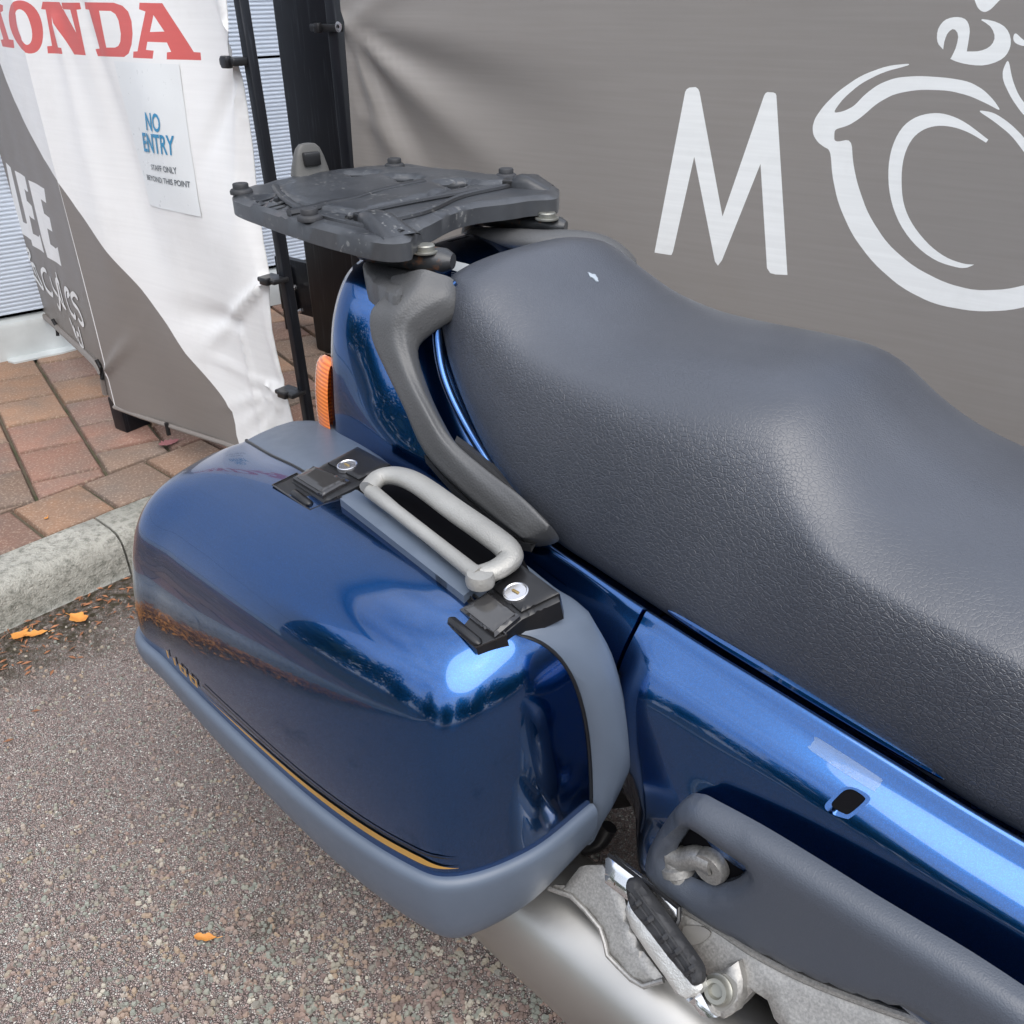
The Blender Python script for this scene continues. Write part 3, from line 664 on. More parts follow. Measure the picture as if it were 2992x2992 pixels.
L3 = z5([(1660, 625), (1760, 640), (1850, 700), (1932, 780), (2020, 900), (2060, 1000), (2020, 980), (1932, 865), (1860, 770), (1760, 690)])
L4 = z5([(1843, 330), (1865, 450), (1900, 540), (1960, 620), (2050, 690), (2040, 740), (1932, 660), (1860, 560), (1812, 460), (1810, 400)])
L5 = z5(smoothpoly([(1470, 282), (1438, 240), (1440, 170), (1480, 115), (1545, 97), (1600, 112), (1622, 165), (1615, 235), (1605, 292)], 24, False)+smoothpoly([(1610, 293), (1680, 290), (1740, 262), (1765, 210), (1740, 150), (1685, 110), (1765, 122), (1830, 160), (1857, 225), (1845, 290), (1800, 340), (1710, 371), (1620, 368), (1550, 352), (1510, 335)], 36, False)+smoothpoly([(1515, 330), (1543, 270), (1556, 200), (1530, 165), (1495, 190), (1476, 240)], 12, False))
L6 = z5([(1650, 0), (1665, 40), (1685, 62), (1712, 70), (1745, 52), (1780, 15), (1820, -25), (1640, -35)]); L7 = z5(smoothpoly([(1886, 190), (1932, 228), (1990, 250), (1935, 262), (1885, 245), (1871, 215)], 24))
def chaikin(P, it=2):
    for _ in range(it):
        Q = []
        for i in range(len(P)):
            a, b = np.array(P[i]), np.array(P[(i+1) % len(P)]); Q += [tuple(a*.8+b*.2), tuple(a*.2+b*.8)]
        P = Q
    return P
L1, L3, L4, L6 = chaikin(L1), chaikin(L3), chaikin(L4), chaikin(L6)
regR = [([tuple(PR.px(*p)) for p in q], 1) for q in (Mp, L1, L2, L3, L4, L5, L6, L7)]
t1 = PR.px(655, 52)
def dispR(a, z):
    o = .004*math.sin(a*5+z*2)
    for dx, dz, am, wd2 in ((.70, -.42, .026, .05), (.85, -.22, -.020, .06), (.30, -.6, .020, .04), (.10, -.5, -.012, .02), (.9, -.08, .014, .07), (.4, .2, .012, .03), (.50, -.62, -.020, .05)):
        o += ridge(a, z, t1[0], t1[1], t1[0]+dx, t1[1]+dz, am, wd2)
    o += ridge(a, z, t1[0]+.02, .9, t1[0]+.55, .62, .008, .05)
    return o
sheet('cloth', PR, outR, regR, [BROWNF2, WHITE2], dispR, rb, .022)
mb = MB(); fa = PR.px(636, 100)[0]-.012; mb.box(PR.P(fa, .74, -.02)-base, (.04, .04, 1.44), (PR.d, PR.n, np.array([0, 0, 1.])), .004); mb.build('frame_upright', POWDER, rb)
mb = MB(); mb.box(PR.P(aR2+.02, .74, -.02)-base, (.04, .04, 1.44), (PR.d, PR.n, np.array([0, 0, 1.])), .004); mb.build('frame_upright', POWDER, rb)
mb = MB(); mb.box(PR.P((fa+aR2)/2, 1.44, -.02)-base, (aR2-fa, .04, .04), (PR.d, PR.n, np.array([0, 0, 1.])), .004); mb.build('frame_rail', POWDER, rb)
mb = MB(); mb.box(PR.P((fa+aR2)/2, .09, -.02)-base, (aR2-fa, .04, .04), (PR.d, PR.n, np.array([0, 0, 1.])), .004); mb.build('frame_rail', POWDER, rb)
for a_ in (fa, aR2):
    mb = MB(); mb.box(PR.P(a_, .015+(.1 if a_ < 0 and a_ == fa else 0)*0, -.02)-base, (.06, .5, .03), (PR.d, PR.n, np.array([0, 0, 1.])), .004); mb.build('foot', POWDER, rb)
mb = MB(); tp = PR.P(*PR.px(622, 52), .012)-base; mb.box(tp, (.13, .008, .018), (PR.d, PR.n, np.array([0, 0, 1.])), .002)
mb.box(PR.P(*PR.px(610, 52), .02)-base, (.022, .016, .024), (PR.d, PR.n, np.array([0, 0, 1.])), .003); mb.build('cable_tie', BLACK, rb)
mb = MB(); cc_ = PR.P(*PR.px(650, 50), .018)-base; mb.lathe(cc_, PR.n, [(.006, 0), (.012, .002), (.013, .005), (.006, .006)], 16); mb.build('eyelet', KEY, rb)
# --- black steel post
PP = Plane(NB*1.95, R(-39)); pa0 = PP.px(546, 300)[0]; pa1 = PP.px(640, 300)[0]
post = empty('steel_post', PP.P((pa0+pa1)/2, .1, -.1)); tag(post, 'tall scuffed black square steel post standing between the two banners', 'post')
pb = np.array(post.location); mb = MB(); ZU = np.array([0, 0, 1.])
w_ = (pa1-pa0)
m0_ = (PP.px(504, 0)+PP.px(634, 0))/2; m1_ = (PP.px(549, 323)+PP.px(662, 323))/2; sp_l = (m0_[0]-m1_[0])/(m0_[1]-m1_[1]); w_ = abs(PP.px(504, 0)[0]-PP.px(634, 0)[0])
P0_, P1_ = PP.P(m1_[0]+sp_l*(.1-m1_[1]), .1, -w_/2), PP.P(m1_[0]+sp_l*(2.9-m1_[1]), 2.9, -w_/2); dz_ = P1_-P0_; Lp = np.linalg.norm(dz_); dz_ /= Lp
mb.box((P0_+P1_)/2-pb, (w_, w_*.9, Lp), (np.cross(PP.n, dz_), PP.n, dz_), .010); mb.build('shaft', POWDER, post)
# --- gate leaf with latch seen in the gap
PG = Plane(NB*2.04, R(-39)); g0 = PG.px(520, 520)[0]; g1 = PG.px(640, 520)[0]
zt, zb = PG.px(560, 494)[1], PG.px(560, 592)[1]
gate = empty('steel_gate', PG.P((g0+g1)/2, .1)); tag(gate, 'black steel gate edge with latch plate in the gap beside the post', 'gate')
gb = np.array(gate.location); mb = MB(); mb.box(PG.P((g0+g1)/2, (zt+zb)/2, -.02)-gb, (g1-g0, .03, zt-zb), (PG.d, PG.n, ZU), .003); mb.build('gate_leaf', POWDER, gate)
mb = MB(); mb.box(PG.P(g0+.02, (zt+.1)/2+.0, -.02)-gb, (.03, .028, zt-.1), (PG.d, PG.n, ZU), .003); mb.build('gate_stile', POWDER, gate)
mb = MB(); pillow(mb, [tuple(PG.px(*p)) for p in [(527, 507), (532, 503), (542, 502), (549, 508), (562, 580), (560, 586), (548, 590), (540, 588)]], lambda a, z: (PG.P(a, z, .004)-gb, PG.n), .004, .006, .002, step=.012)
mb.build('latch_plate', plain('dark_grey_cast_iron', (.05, .055, .065), .45), gate)
mb = MB(); pillow(mb, [tuple(PG.px(*p)) for p in [(537, 530), (545, 529), (552, 566), (548, 572), (543, 568)]], lambda a, z: (PG.P(a, z, .009)-gb, PG.n), .002, .003, .001, step=.01); mb.build('latch_slot', DARKIN, gate)
mb = MB(); c_ = PG.P(*PG.px(561, 541), .02)-gb; mb.lathe(c_, PG.n, [(0, .02), (.006, .018), (.006, 0), (.010, 0), (.010, -.01)], 12); mb.build('bolt', KEY, gate)
mb = MB(); q = [PG.P(*PG.px(*p), .02)-gb for p in [(550, 594), (567, 587), (578, 582)]]; mb.tube(q, .007, 8); mb.build('drop_bolt', KEY, gate)
# --- plate on the ground and crumpled bag
mb = MB(); quad = [atz(*p, .1)[:2] for p in [(-60, 655), (4, 652), (8, 672), (16, 684), (28, 687), (118, 668), (165, 655), (95, 618), (-60, 640)]]
pillow(mb, [tuple(p) for p in quad], lambda a, b: ((a, b, .106), (0, 0, 1)), .003, .004, .006, step=.05); ob = mb.build('cover_plate', SILLM); tag(ob, 'flat grey metal cover plate with a rounded corner lying on the block paving', 'cover plate')
mb = MB(); c_ = atz(80, 640, .11)
rows = []
for i in range(9):
    t = i/8; rr = []
    cen = c_+np.array([.012*t, .03*t, .005+.085*t]); r_ = .006+.022*math.sin(t*2.6)**1.2
    for j in range(14):
        a = j/14*2*math.pi; k_ = 1+.28*math.sin(3*a+5*t)+.1*math.sin(7*a)
        rr.append(cen+np.array([math.cos(a)*r_*k_, math.sin(a)*r_*k_*.7, .004*math.sin(4*a)]))
    rows.append(rr)
mb.grid(rows, cv=True); m = NT('printed_bag_film'); m.set(Base_Color=m.mix(m.ramp(m.noise(40, 3), [(.58, 0.), (.62, 1.)]), (.75, .77, .82), (.10, .22, .62)), Roughness=.25)
ob = mb.build('plastic_wrapper', m.m); tag(ob, 'small white and blue plastic wrapper caught under the edge of the brown banner', 'wrapper')
exec_order = 'background done'
#@@BIKE@@
# ================================================================== motorcycle
bike = empty('motorcycle', BO, AZ); tag(bike, 'metallic blue touring motorcycle with dark seat and side case, parked on the asphalt', 'motorcycle')
AX = np.array
def B(mb, name, mat, parent=None, smooth=40): return mb.build(name, mat, parent or bike, smooth)

# ---- seat
ST = [(.026, .105, .866, .085, .876, .882), (.036, .122, .852, .105, .885, .895), (.052, .135, .832, .122, .888, .907), (.075, .148, .802, .134, .886, .915), (.11, .160, .765, .146, .874, .916),
      (.16, .171, .718, .153, .848, .893), (.21, .180, .690, .157, .830, .870), (.28, .186, .657, .160, .818, .858), (.36, .190, .647, .162, .812, .860), (.44, .191, .637, .163, .808, .866),
      (.49, .191, .630, .163, .800, .868), (.53, .191, .626, .168, .778, .860), (.57, .191, .622, .176, .757, .832), (.61, .191, .617, .184, .748, .804), (.66, .190, .611, .187, .738, .790),
      (.72, .188, .603, .187, .731, .783), (.80, .186, .592, .186, .722, .776), (.95, .165, .575, .160, .70, .772), (1.12, .14, .57, .13, .70, .78)]
def st(x):
    k = [r_[0] for r_ in ST]; i = max(0, min(len(k)-2, int(np.searchsorted(k, x))-1)); t = (x-k[i])/(k[i+1]-k[i])
    g = lambda j: AX(ST[max(0, min(len(ST)-1, j))][1:], float)
    a, b, c, d = g(i-1), g(i), g(i+1), g(i+2)
    m0 = (c-a)/(k[min(len(k)-1, i+1)]-k[max(0, i-1)])*(k[i+1]-k[i]); m1 = (d-b)/(k[min(len(k)-1, i+2)]-k[i])*(k[i+1]-k[i])
    return (2*t**3-3*t*t+1)*b+(t**3-2*t*t+t)*m0+(-2*t**3+3*t*t)*c+(t**3-t*t)*m1
rows = []
xs = np.concatenate([np.linspace(.026, .12, 16), np.linspace(.13, 1.12, 74)])
for x in xs:
    wb, zb, ws, zs, zt = st(x); kk = float(np.clip((x-.50)/.10, 0, 1)); kk = kk*kk*(3-2*kk)
    prof = [(-wb+.018, zb-.022), (-wb, zb), (-lerp(wb, ws, .45)-.005, lerp(zb, zs, .5)), (-ws, zs), (-ws*lerp(.80, .90, kk), lerp(zs, zt, lerp(.62, .42, kk))), (-ws*lerp(.45, .60, kk), lerp(zs, zt, lerp(.93, .80, kk))), (0, zt)]
    q = crom(prof, 26); q = [p for p in q]; q += [AX((-p[0], p[1])) for p in reversed(q[:-1])]
    rows.append([(x, p[0], p[1]) for p in q])
mb = MB(); mb.grid(rows)
n_ = len(rows[0]); o = 0; mb.f += [tuple(range(n_)), tuple(reversed([(len(rows)-1)*n_+i for i in range(n_)]))]; mb.m += [0, 0]
seat = B(mb, 'seat', SEAT, smooth=80)
mk = MB()
from mathutils.bvhtree import BVHTree
bvh = BVHTree.FromPolygons([tuple(map(float, v.co)) for v in seat.data.vertices], [tuple(p.vertices) for p in seat.data.polygons])
cb_ = tob(CAM); dr_ = Y(1120, 523, 0)-cb_; hit = bvh.ray_cast(Vector(cb_), Vector(dr_).normalized())
if hit[0] is not None:
    hn = AX(hit[1]); hn = hn if hn@(-dr_) > 0 else -hn; h0 = AX(hit[0]); e1h = np.cross(hn, AX((0, 1., 0))); e1h /= np.linalg.norm(e1h); e2h = np.cross(hn, e1h)
    pillow(mk, [(.008*math.cos(a)*(1+.35*math.sin(3*a)), .0045*math.sin(a)*(1+.3*math.cos(5*a))) for a in np.linspace(0, 2*math.pi, 20)[:-1]], lambda a, b: (h0+e1h*a+e2h*b+hn*.0012, hn), .0004, .001, .003, step=.003)
    B(mk, 'scuff_mark', plain('scuffed_white', (.28, .32, .36), .6, var=.4), seat)

# ---- painted body: profiles (y,z) right half, from under the seat edge outwards and down
BP = [
 (-.118, [(0, .888), (-.075, .890), (-.125, .888), (-.158, .868), (-.183, .820), (-.196, .75), (-.203, .68), (-.200, .60), (-.17, .52), (0, .50)]),
 (-.095, [(0, .890), (-.080, .891), (-.132, .888), (-.168, .862), (-.190, .815), (-.202, .75), (-.209, .68), (-.206, .60), (-.17, .50), (0, .48)]),
 (-.04, [(0, .880), (-.085, .881), (-.130, .876), (-.163, .850), (-.184, .808), (-.201, .745), (-.212, .68), (-.208, .60), (-.17, .48), (0, .46)]),
 (.02, [(0, .855), (-.085, .856), (-.122, .852), (-.150, .825), (-.170, .785), (-.196, .73), (-.214, .67), (-.211, .58), (-.17, .46), (0, .44)]),
 (.07, [(0, .80), (-.09, .80), (-.148, .800), (-.160, .785), (-.176, .755), (-.198, .71), (-.216, .65), (-.213, .56), (-.17, .44), (0, .42)]),
 (.13, [(0, .74), (-.10, .74), (-.163, .738), (-.175, .730), (-.188, .712), (-.204, .685), (-.220, .63), (-.217, .54), (-.17, .42), (0, .40)]),
 (.20, [(0, .68), (-.10, .68), (-.176, .688), (-.190, .685), (-.202, .672), (-.215, .65), (-.229, .60), (-.223, .52), (-.17, .40), (0, .38)]),
 (.28, [(0, .63), (-.10, .63), (-.184, .652), (-.200, .654), (-.213, .645), (-.228, .618), (-.238, .575), (-.228, .50), (-.17, .38), (0, .36)]),
 (.36, [(0, .62), (-.10, .62), (-.188, .641), (-.205, .644), (-.219, .634), (-.238, .603), (-.247, .56), (-.225, .48), (-.17, .36), (0, .34)]),
 (.435, [(0, .61), (-.10, .61), (-.189, .632), (-.207, .635), (-.223, .625), (-.248, .590), (-.259, .545), (-.250, .46), (-.19, .34), (0, .33)]),
 (.475, [(0, .60), (-.10, .60), (-.189, .628), (-.208, .631), (-.224, .620), (-.252, .580), (-.266, .535), (-.262, .45), (-.21, .34), (0, .32)]),
 (.52, [(0, .60), (-.10, .60), (-.189, .623), (-.208, .626), (-.225, .614), (-.258, .572), (-.279, .525), (-.286, .44), (-.26, .33), (0, .31)]),
 (.60, [(0, .60), (-.10, .60), (-.188, .615), (-.207, .618), (-.225, .605), (-.262, .560), (-.285, .512), (-.292, .45), (-.27, .32), (0, .30)]),
 (.70, [(0, .58), (-.10, .58), (-.184, .602), (-.203, .605), (-.221, .592), (-.260, .545), (-.284, .495), (-.292, .41), (-.27, .30), (0, .28)]),
 (.82, [(0, .57), (-.10, .57), (-.178, .586), (-.197, .589), (-.214, .576), (-.252, .53), (-.278, .478), (-.288, .39), (-.26, .28), (0, .26)]),
 (1.0, [(0, .56), (-.10, .56), (-.162, .57), (-.182, .573), (-.20, .56), (-.240, .51), (-.268, .46), (-.28, .37), (-.25, .26), (0, .24)]),
 (1.25, [(0, .55), (-.08, .55), (-.13, .56), (-.152, .563), (-.17, .55), (-.210, .50), (-.24, .45), (-.25, .36), (-.22, .25), (0, .23)]),
]
bx_ = [r_[0] for r_ in BP]; bpf = [np.array(r_[1]) for r_ in BP]
for x_, p_ in zip(bx_, bpf):
    if x_ > .25: p_[2, 1] -= .016; p_[3, 1] += .002; p_[3, 0] -= .002
    if x_ > .46: p_[5] = (p_[4, 0]-.027, p_[4, 1]-.023); p_[6] = (p_[5, 0]-.018, p_[5, 1]-.048)
    if x_ > .55: p_[7] = (-.288, p_[6, 1]-.075); p_[8] = (-.18, p_[6, 1]-.17)
def body_prof(x):
    i = max(0, min(len(bx_)-2, int(np.searchsorted(bx_, x))-1)); t = (x-bx_[i])/(bx_[i+1]-bx_[i])
    g = lambda j: bpf[max(0, min(len(bpf)-1, j))]; a, b, c, d = g(i-1), g(i), g(i+1), g(i+2); hh_ = bx_[i+1]-bx_[i]
    m0 = (c-a)/(bx_[min(len(bx_)-1, i+1)]-bx_[max(0, i-1)])*hh_; m1 = (d-b)/(bx_[min(len(bx_)-1, i+2)]-bx_[i])*hh_
    return (2*t**3-3*t*t+1)*b+(t**3-2*t*t+t)*m0+(-2*t**3+3*t*t)*c+(t**3-t*t)*m1
def body_ring(x, n=110, ins=0., slant=0.):
    q = crom(list(body_prof(x)), n); 
    if ins: q = [AX((p[0]*(1-ins/.2), p[1]-ins)) for p in q]
    full = q+[AX((-p[0], p[1])) for p in reversed(q[1:-1])]
    return [(x+slant*max(0, min(1, (.635-p[1])/.10)), p[0], p[1]) for p in full]
def body_y(x, z):
    q = crom(list(body_prof(x)), 80); q = [p for p in q[34:] if p[1] > .36]; zz_ = [p[1] for p in q][::-1]; yy_ = [p[0] for p in q][::-1]; return float(np.interp(z, zz_, yy_))
def closed_loft(mb, rows, capa=True, capb=True):
    n = len(rows[0]); o = len(mb.v); mb.grid(rows, cv=True)
    if capa: mb.f.append(tuple(o+i for i in reversed(range(n)))); mb.m.append(0)
    if capb: mb.f.append(tuple(o+(len(rows)-1)*n+i for i in range(n))); mb.m.append(0)
mb = MB(); xa = list(np.linspace(-.118, .441, 60)); closed_loft(mb, [body_ring(-.121, ins=.010), body_ring(-.1195, ins=.003)]+[body_ring(x) for x in xa]+[body_ring(.4425, ins=.003)])
cowl = B(mb, 'tail_cowl', PAINT, smooth=60)
mb = MB(); xa = list(np.linspace(.446, 1.25, 80)); closed_loft(mb, [body_ring(.4445, ins=.003)]+[body_ring(x) for x in xa])
sidep = B(mb, 'side_panel', PAINT, smooth=60)
# raised lip beside the seat (ends at the hand rail)
for sg in (1, -1):
    mb = MB(); lip = [Y(862, 533, -.128), Y(842, 552, -.138), Y(828, 585, -.147), Y(824, 625, -.154), Y(832, 690, -.163), Y(850, 745, -.170), Y(880, 805, -.178), (Y(918, 868, -.187)), Y(928, 884, -.188)]
    q = crom(lip, 48); q = [AX((p[0], p[1]*sg, p[2])) for p in q]; mb.tube(q, [.0045+.0015*math.sin(i/47*math.pi) for i in range(48)], 10); B(mb, 'cowl_lip', PAINT, cowl)
    # pressed edge running forward under the seat
    mb = MB(); e_ = [(x, sg*(-float(np.interp(x, [r_[0] for r_ in BP], [-r_[1][2][0] for r_ in BP]))-.004), float(np.interp(x, [r_[0] for r_ in BP], [r_[1][2][1] for r_ in BP]))+.004) for x in np.linspace(.46, .76, 40)]
    mb.tube(e_, [.0015+.0045*math.sin(i/39*math.pi)**.5 for i in range(40)], 8); B(mb, 'panel_lip', PAINT, sidep)

# ---- tail lamp with amber indicator
mb = MB()
def tail_ring(x, s_): q = crom([(-p[0]*-1, p[1]) for p in body_prof(-.118)[3:9]], 20); return q
rows = []
for t in np.linspace(0, 1, 14):
    a = t*math.pi/2; ins = .050*(1-math.cos(a)); bk = .075*math.sin(a)
    prof = [(-.186, .762), (-.197, .752), (-.203, .73), (-.207, .70), (-.208, .66), (-.204, .61), (-.18, .58)]
    prof = [(y_+ins, lerp(z_, .67, .30*(1-math.cos(a)))) for y_, z_ in prof]
    rows.append([(-.119-bk*(1 if k_ not in (0, 23) else .9), p[0], p[1]) for k_, p in enumerate(crom(prof, 24))])
mb.grid([[lerp(AX(rows[-1][k_]), AX(rows[-1][12]), q_) + AX((0, .10*q_, 0)) for k_ in range(24)] for q_ in (0, .5, 1)])
mb.grid(rows); lamp = B(mb, 'indicator_lamp', AMBER)
mb2 = MB(); mb2.grid([[(p[0], -p[1], p[2]) for p in r_] for r_ in rows]); B(mb2, 'indicator_lamp', AMBER)
mb = MB(); mb.box((-.145, 0, .72), (.05, .27, .17), b=.02); B(mb, 'tail_lamp', REDL)

# ---- grab rails
RU = 34
def rail_rows(sg):
    C_ = {}
    C_[0] = [Y(738, 524, -.165), Y(722, 560, -.186), Y(699, 590, -.205), Y(702, 640, -.214), Y(728, 700, -.220), Y(762, 770, -.226), Y(800, 852, -.230), Y(862, 918, -.232), Y(930, 975, -.234), Y(985, 1016, -.234)]
    C_[1] = [Y(795, 508, -.155), Y(778, 548, -.178), Y(745, 592, -.202), Y(738, 638, -.212), Y(764, 705, -.219), Y(800, 775, -.226), Y(836, 838, -.229), Y(893, 900, -.230), Y(952, 955, -.232), Y(1000, 1008, -.232)]
    C_[2] = [Y(856, 528, -.130), Y(846, 562, -.150), Y(796, 596, -.180), Y(768, 632, -.198), Y(788, 705, -.205), Y(820, 775, -.212), Y(856, 832, -.215), Y(920, 888, -.217), Y(985, 938, -.219), Y(1038, 992, -.220)]
    C_[3] = [AX((p[0], p[1]+.014, p[2]-.026)) for p in C_[2]]
    C_[4] = [AX((p[0], p[1]+.020, p[2]-.020)) for p in C_[0]]
    cs = [crom(C_[k], RU) for k in range(5)]
    rows = []
    for i in range(RU):
        ring = crom([cs[0][i], lerp(cs[0][i], cs[1][i], .5)+AX((0, -.0015, .0005)), cs[1][i], lerp(cs[1][i], cs[2][i], .5)+AX((0, -.001, .002)), cs[2][i], cs[3][i], cs[4][i]], 28, True)
        rows.append([(p[0], p[1]*sg, p[2]) for p in ring])
    # taper the lower end
    c_ = AX(rows[-1]).mean(0); rows.append([tuple(lerp(AX(p), c_+AX((.006, 0, -.003)), .45)) for p in rows[-1]])
    c0 = AX(rows[0]).mean(0); rows.insert(0, [tuple(lerp(AX(p), c0+AX((-.004, 0, .004)), .35)) for p in rows[0]])
    return rows
def far_rail():
    ctr_ = crom([Z(880, 440, .885), Z(905, 442, .888), Z(960, 450, .888), Z(1020, 456, .890), Z(1070, 458, .890), Z(1120, 466, .885), Z(1165, 492, .872), Z(1195, 530, .845), Z(1215, 575, .79), Z(1240, 620, .73)], 40)
    rad_ = [np.interp(i, [0, 3, 10, 22, 39], [.006, .015, .024, .030, .022]) for i in range(40)]
    mb = MB(); mb.tube(ctr_, rad_, 20, flat=.62); return mb
SGN = {1: 'near', -1: 'far'}
rail = B(far_rail(), 'grab_rail', GRAIN, smooth=60)
for sg in (1,):
    mb = MB(); closed_loft(mb, rail_rows(sg)); rail = B(mb, 'grab_rail', GRAIN, smooth=60)
    mb = MB(); pad = [(a, b*sg) for a, b in smoothpoly([(p[0], p[1]) for p in (Z(u, v, .890) for u, v in [(684, 488), (704, 482), (760, 492), (800, 496), (800, 520), (768, 540), (744, 550), (716, 532), (690, 512)])], 40)]
    if sg == 1: pillow(mb, pad, lambda a, b: ((a, b, .884), (0, 0, 1)), .006, .008, .030, step=.009); B(mb, 'rail_mount', GRAIN, rail)
    # rubber infill between rail foot and seat
    mb = MB(); q1 = [Y(858, 832, -.200), Y(905, 862, -.200), Y(960, 915, -.200), Y(1010, 965, -.200), Y(1034, 985, -.200)]; q2 = [Y(862, 822, -.190), Y(925, 868, -.184), Y(972, 925, -.188), Y(1018, 968, -.190), Y(1040, 990, -.195)]
    q3 = [Y(800, 858, -.224), Y(860, 925, -.228), Y(925, 985, -.230), Y(970, 1018, -.232), Y(1000, 1026, -.232)]
    mb.grid([[(p[0], p[1]*sg, p[2]) for p in crom(c, 20)] for c in (q2, q1, [p+AX((0, .002, -.012)) for p in q3], q3, [p+AX((0, .03, -.01)) for p in q3])]); B(mb, 'rail_gasket', MATTB, rail)

# ---- carrier: tubes, bolts, plate
carrier = empty('x'); bpy.data.objects.remove(carrier)
ZP = .945
mb = MB()
mb.tube([Z(690, 468, .905), Z(740, 480, .905), Z(800, 488, .905), Z(840, 492, .905), Z(855, 493, .905)], [.019, .019, .019, .018, .011], 14, flat=.85)
tubeN = B(mb, 'carrier_tube', RUST)
mb = MB(); mb.tube([Z(905, 408, .905), Z(985, 417, .905), Z(1055, 426, .905), Z(1068, 427, .905)], [.0165, .0165, .0155, .009], 14, flat=.8); tubeF = B(mb, 'carrier_tube', RUST)
mb = MB(); mb.tube([Z(905, 408, .905)+AX((-.01, 0, 0)), Z(905, 408, .905)+AX((-.02, 0, -.03))], .016, 12); B(mb, 'tube_bend', RUST, tubeF)
BOLT = plain('dull_zinc_bolt', (.30, .30, .27), .42, .7, .25)
for (u, v), par in (((802, 470), tubeN), ((1032, 408), tubeF)):
    c_ = Z(u, v, .920); mb = MB(); mb.lathe(c_+AX((0, 0, -.004)), (0, 0, 1), [(.0, 0), (.0165, 0), (.017, .0015), (.0165, .003), (.0125, .003), (.0125, .0085), (.011, .0100), (.006, .0103), (0, .0096)], 24); B(mb, 'bolt', BOLT, par)
    mb = MB(); mb.lathe(c_+AX((0, 0, -.045)), (0, 0, 1), [(0, 0), (.010, 0), (.010, .016), (0, .016)], 16); B(mb, 'spacer', ALU, par)
# plate outline in plan
po = [(440, 374), (438, 368), (446, 356), (480, 350), (520, 341), (556, 333), (585, 328), (610, 324), (680, 316), (738, 310), (765, 309), (830, 317), (900, 327), (960, 331), (1010, 329), (1030, 336), (1052, 352), (1055, 362), (1046, 372),
      (1000, 375), (960, 381), (900, 388), (862, 397), (835, 408), (812, 420), (795, 428), (778, 442), (772, 452), (740, 456), (700, 452), (640, 438), (590, 425), (540, 410), (495, 395), (460, 383)]
P2 = [(p[0], p[1]) for p in (Z(u, v, ZP) for u, v in po)]
P2 = smoothpoly(P2, 130)
slots = []
def zq(pts, z=ZP): return [(p[0], p[1]) for p in (Z(u, v, z) for u, v in pts)]
for i in range(5):
    u0, v0 = 478+i*11.5, 379+i*4.2
    slots.append(zq([(u0, v0), (u0+5, v0+1.8), (u0+42, v0-8.5+i*.4), (u0+37, v0-10.5+i*.4)]))
tri = [zq([(640, 331), (672, 339), (712, 333), (706, 331)]), zq([(735, 337), (758, 350), (788, 343), (780, 338)]), zq([(830, 350), (848, 359), (888, 351), (880, 347)])]
zc = lambda a, b: ((a, b, ZP-.003), (0, 0, 1))
mb = MB(); pillow(mb, P2, zc, .005, .006, .021, holes=slots+tri, step=.011); plate = B(mb, 'carrier_plate', PLATE, smooth=45)
mb = MB(); pillow(mb, [tuple(lerp(AX(p), AX(P2).mean(0), .03)) for p in P2], lambda a, b: ((a, b, ZP-.010), (0, 0, 1)), .0, .004, .012, step=.02); B(mb, 'underside', DARKIN, plate)
# raised ribs and centre panel
def rib(pts, z, wv_, h_=.004, name='rib', mat=PLATE):
    mb = MB(); mb.tube([Z(u, v, z) for u, v in pts] if len(pts) < 3 else crom([Z(u, v, z) for u, v in pts], 20), wv_, 8, flat=h_/wv_); return B(mb, name, mat, plate)
mb = MB(); ctr = zq([(590, 333), (700, 321), (820, 322), (960, 338), (985, 346), (930, 352), (880, 354), (790, 380), (700, 402), (672, 410), (560, 388), (520, 360)]); pillow(mb, smoothpoly(ctr, 60), lambda a, b: ((a, b, ZP), (0, 0, 1)), .0065, .009, .004, holes=tri, step=.011); B(mb, 'raised_panel', PLATE, plate)
rib([(520, 352), (535, 372), (565, 393), (620, 412), (700, 430), (760, 440)], ZP+.002, .006, .0045)
rib([(545, 402), (580, 396), (620, 386), (665, 378), (720, 362), (800, 345)], ZP+.004, .0075, .006)
rib([(700, 424), (800, 402), (870, 372), (960, 352)], ZP+.003, .005, .005)
rib([(655, 412), (700, 398), (760, 385), (830, 372), (900, 360)], ZP+.004, .004, .004)
# raised maker lettering too worn to read: short bars
for i, (u, v) in enumerate([(702, 366), (712, 363), (722, 362), (733, 360), (743, 358), (754, 356), (765, 353)]):
    rib([(u, v), (u+(4 if i % 2 else 1), v-8)], ZP+.0052, .0014, .0012, 'worn_lettering')
for u, v in ((456, 362), (585, 412), (745, 313), (955, 333)):
    c_ = Z(u, v+3, ZP+.001); mb = MB(); mb.lathe(c_, (0, 0, 1), [(.0, 0), (.0165, 0), (.0165, .004), (.0145, .0065), (.0115, .0075), (.0115, .013), (.0105, .0145), (.0, .0145)], 26); kn_ = B(mb, 'rubber_bump', MATTB, plate)
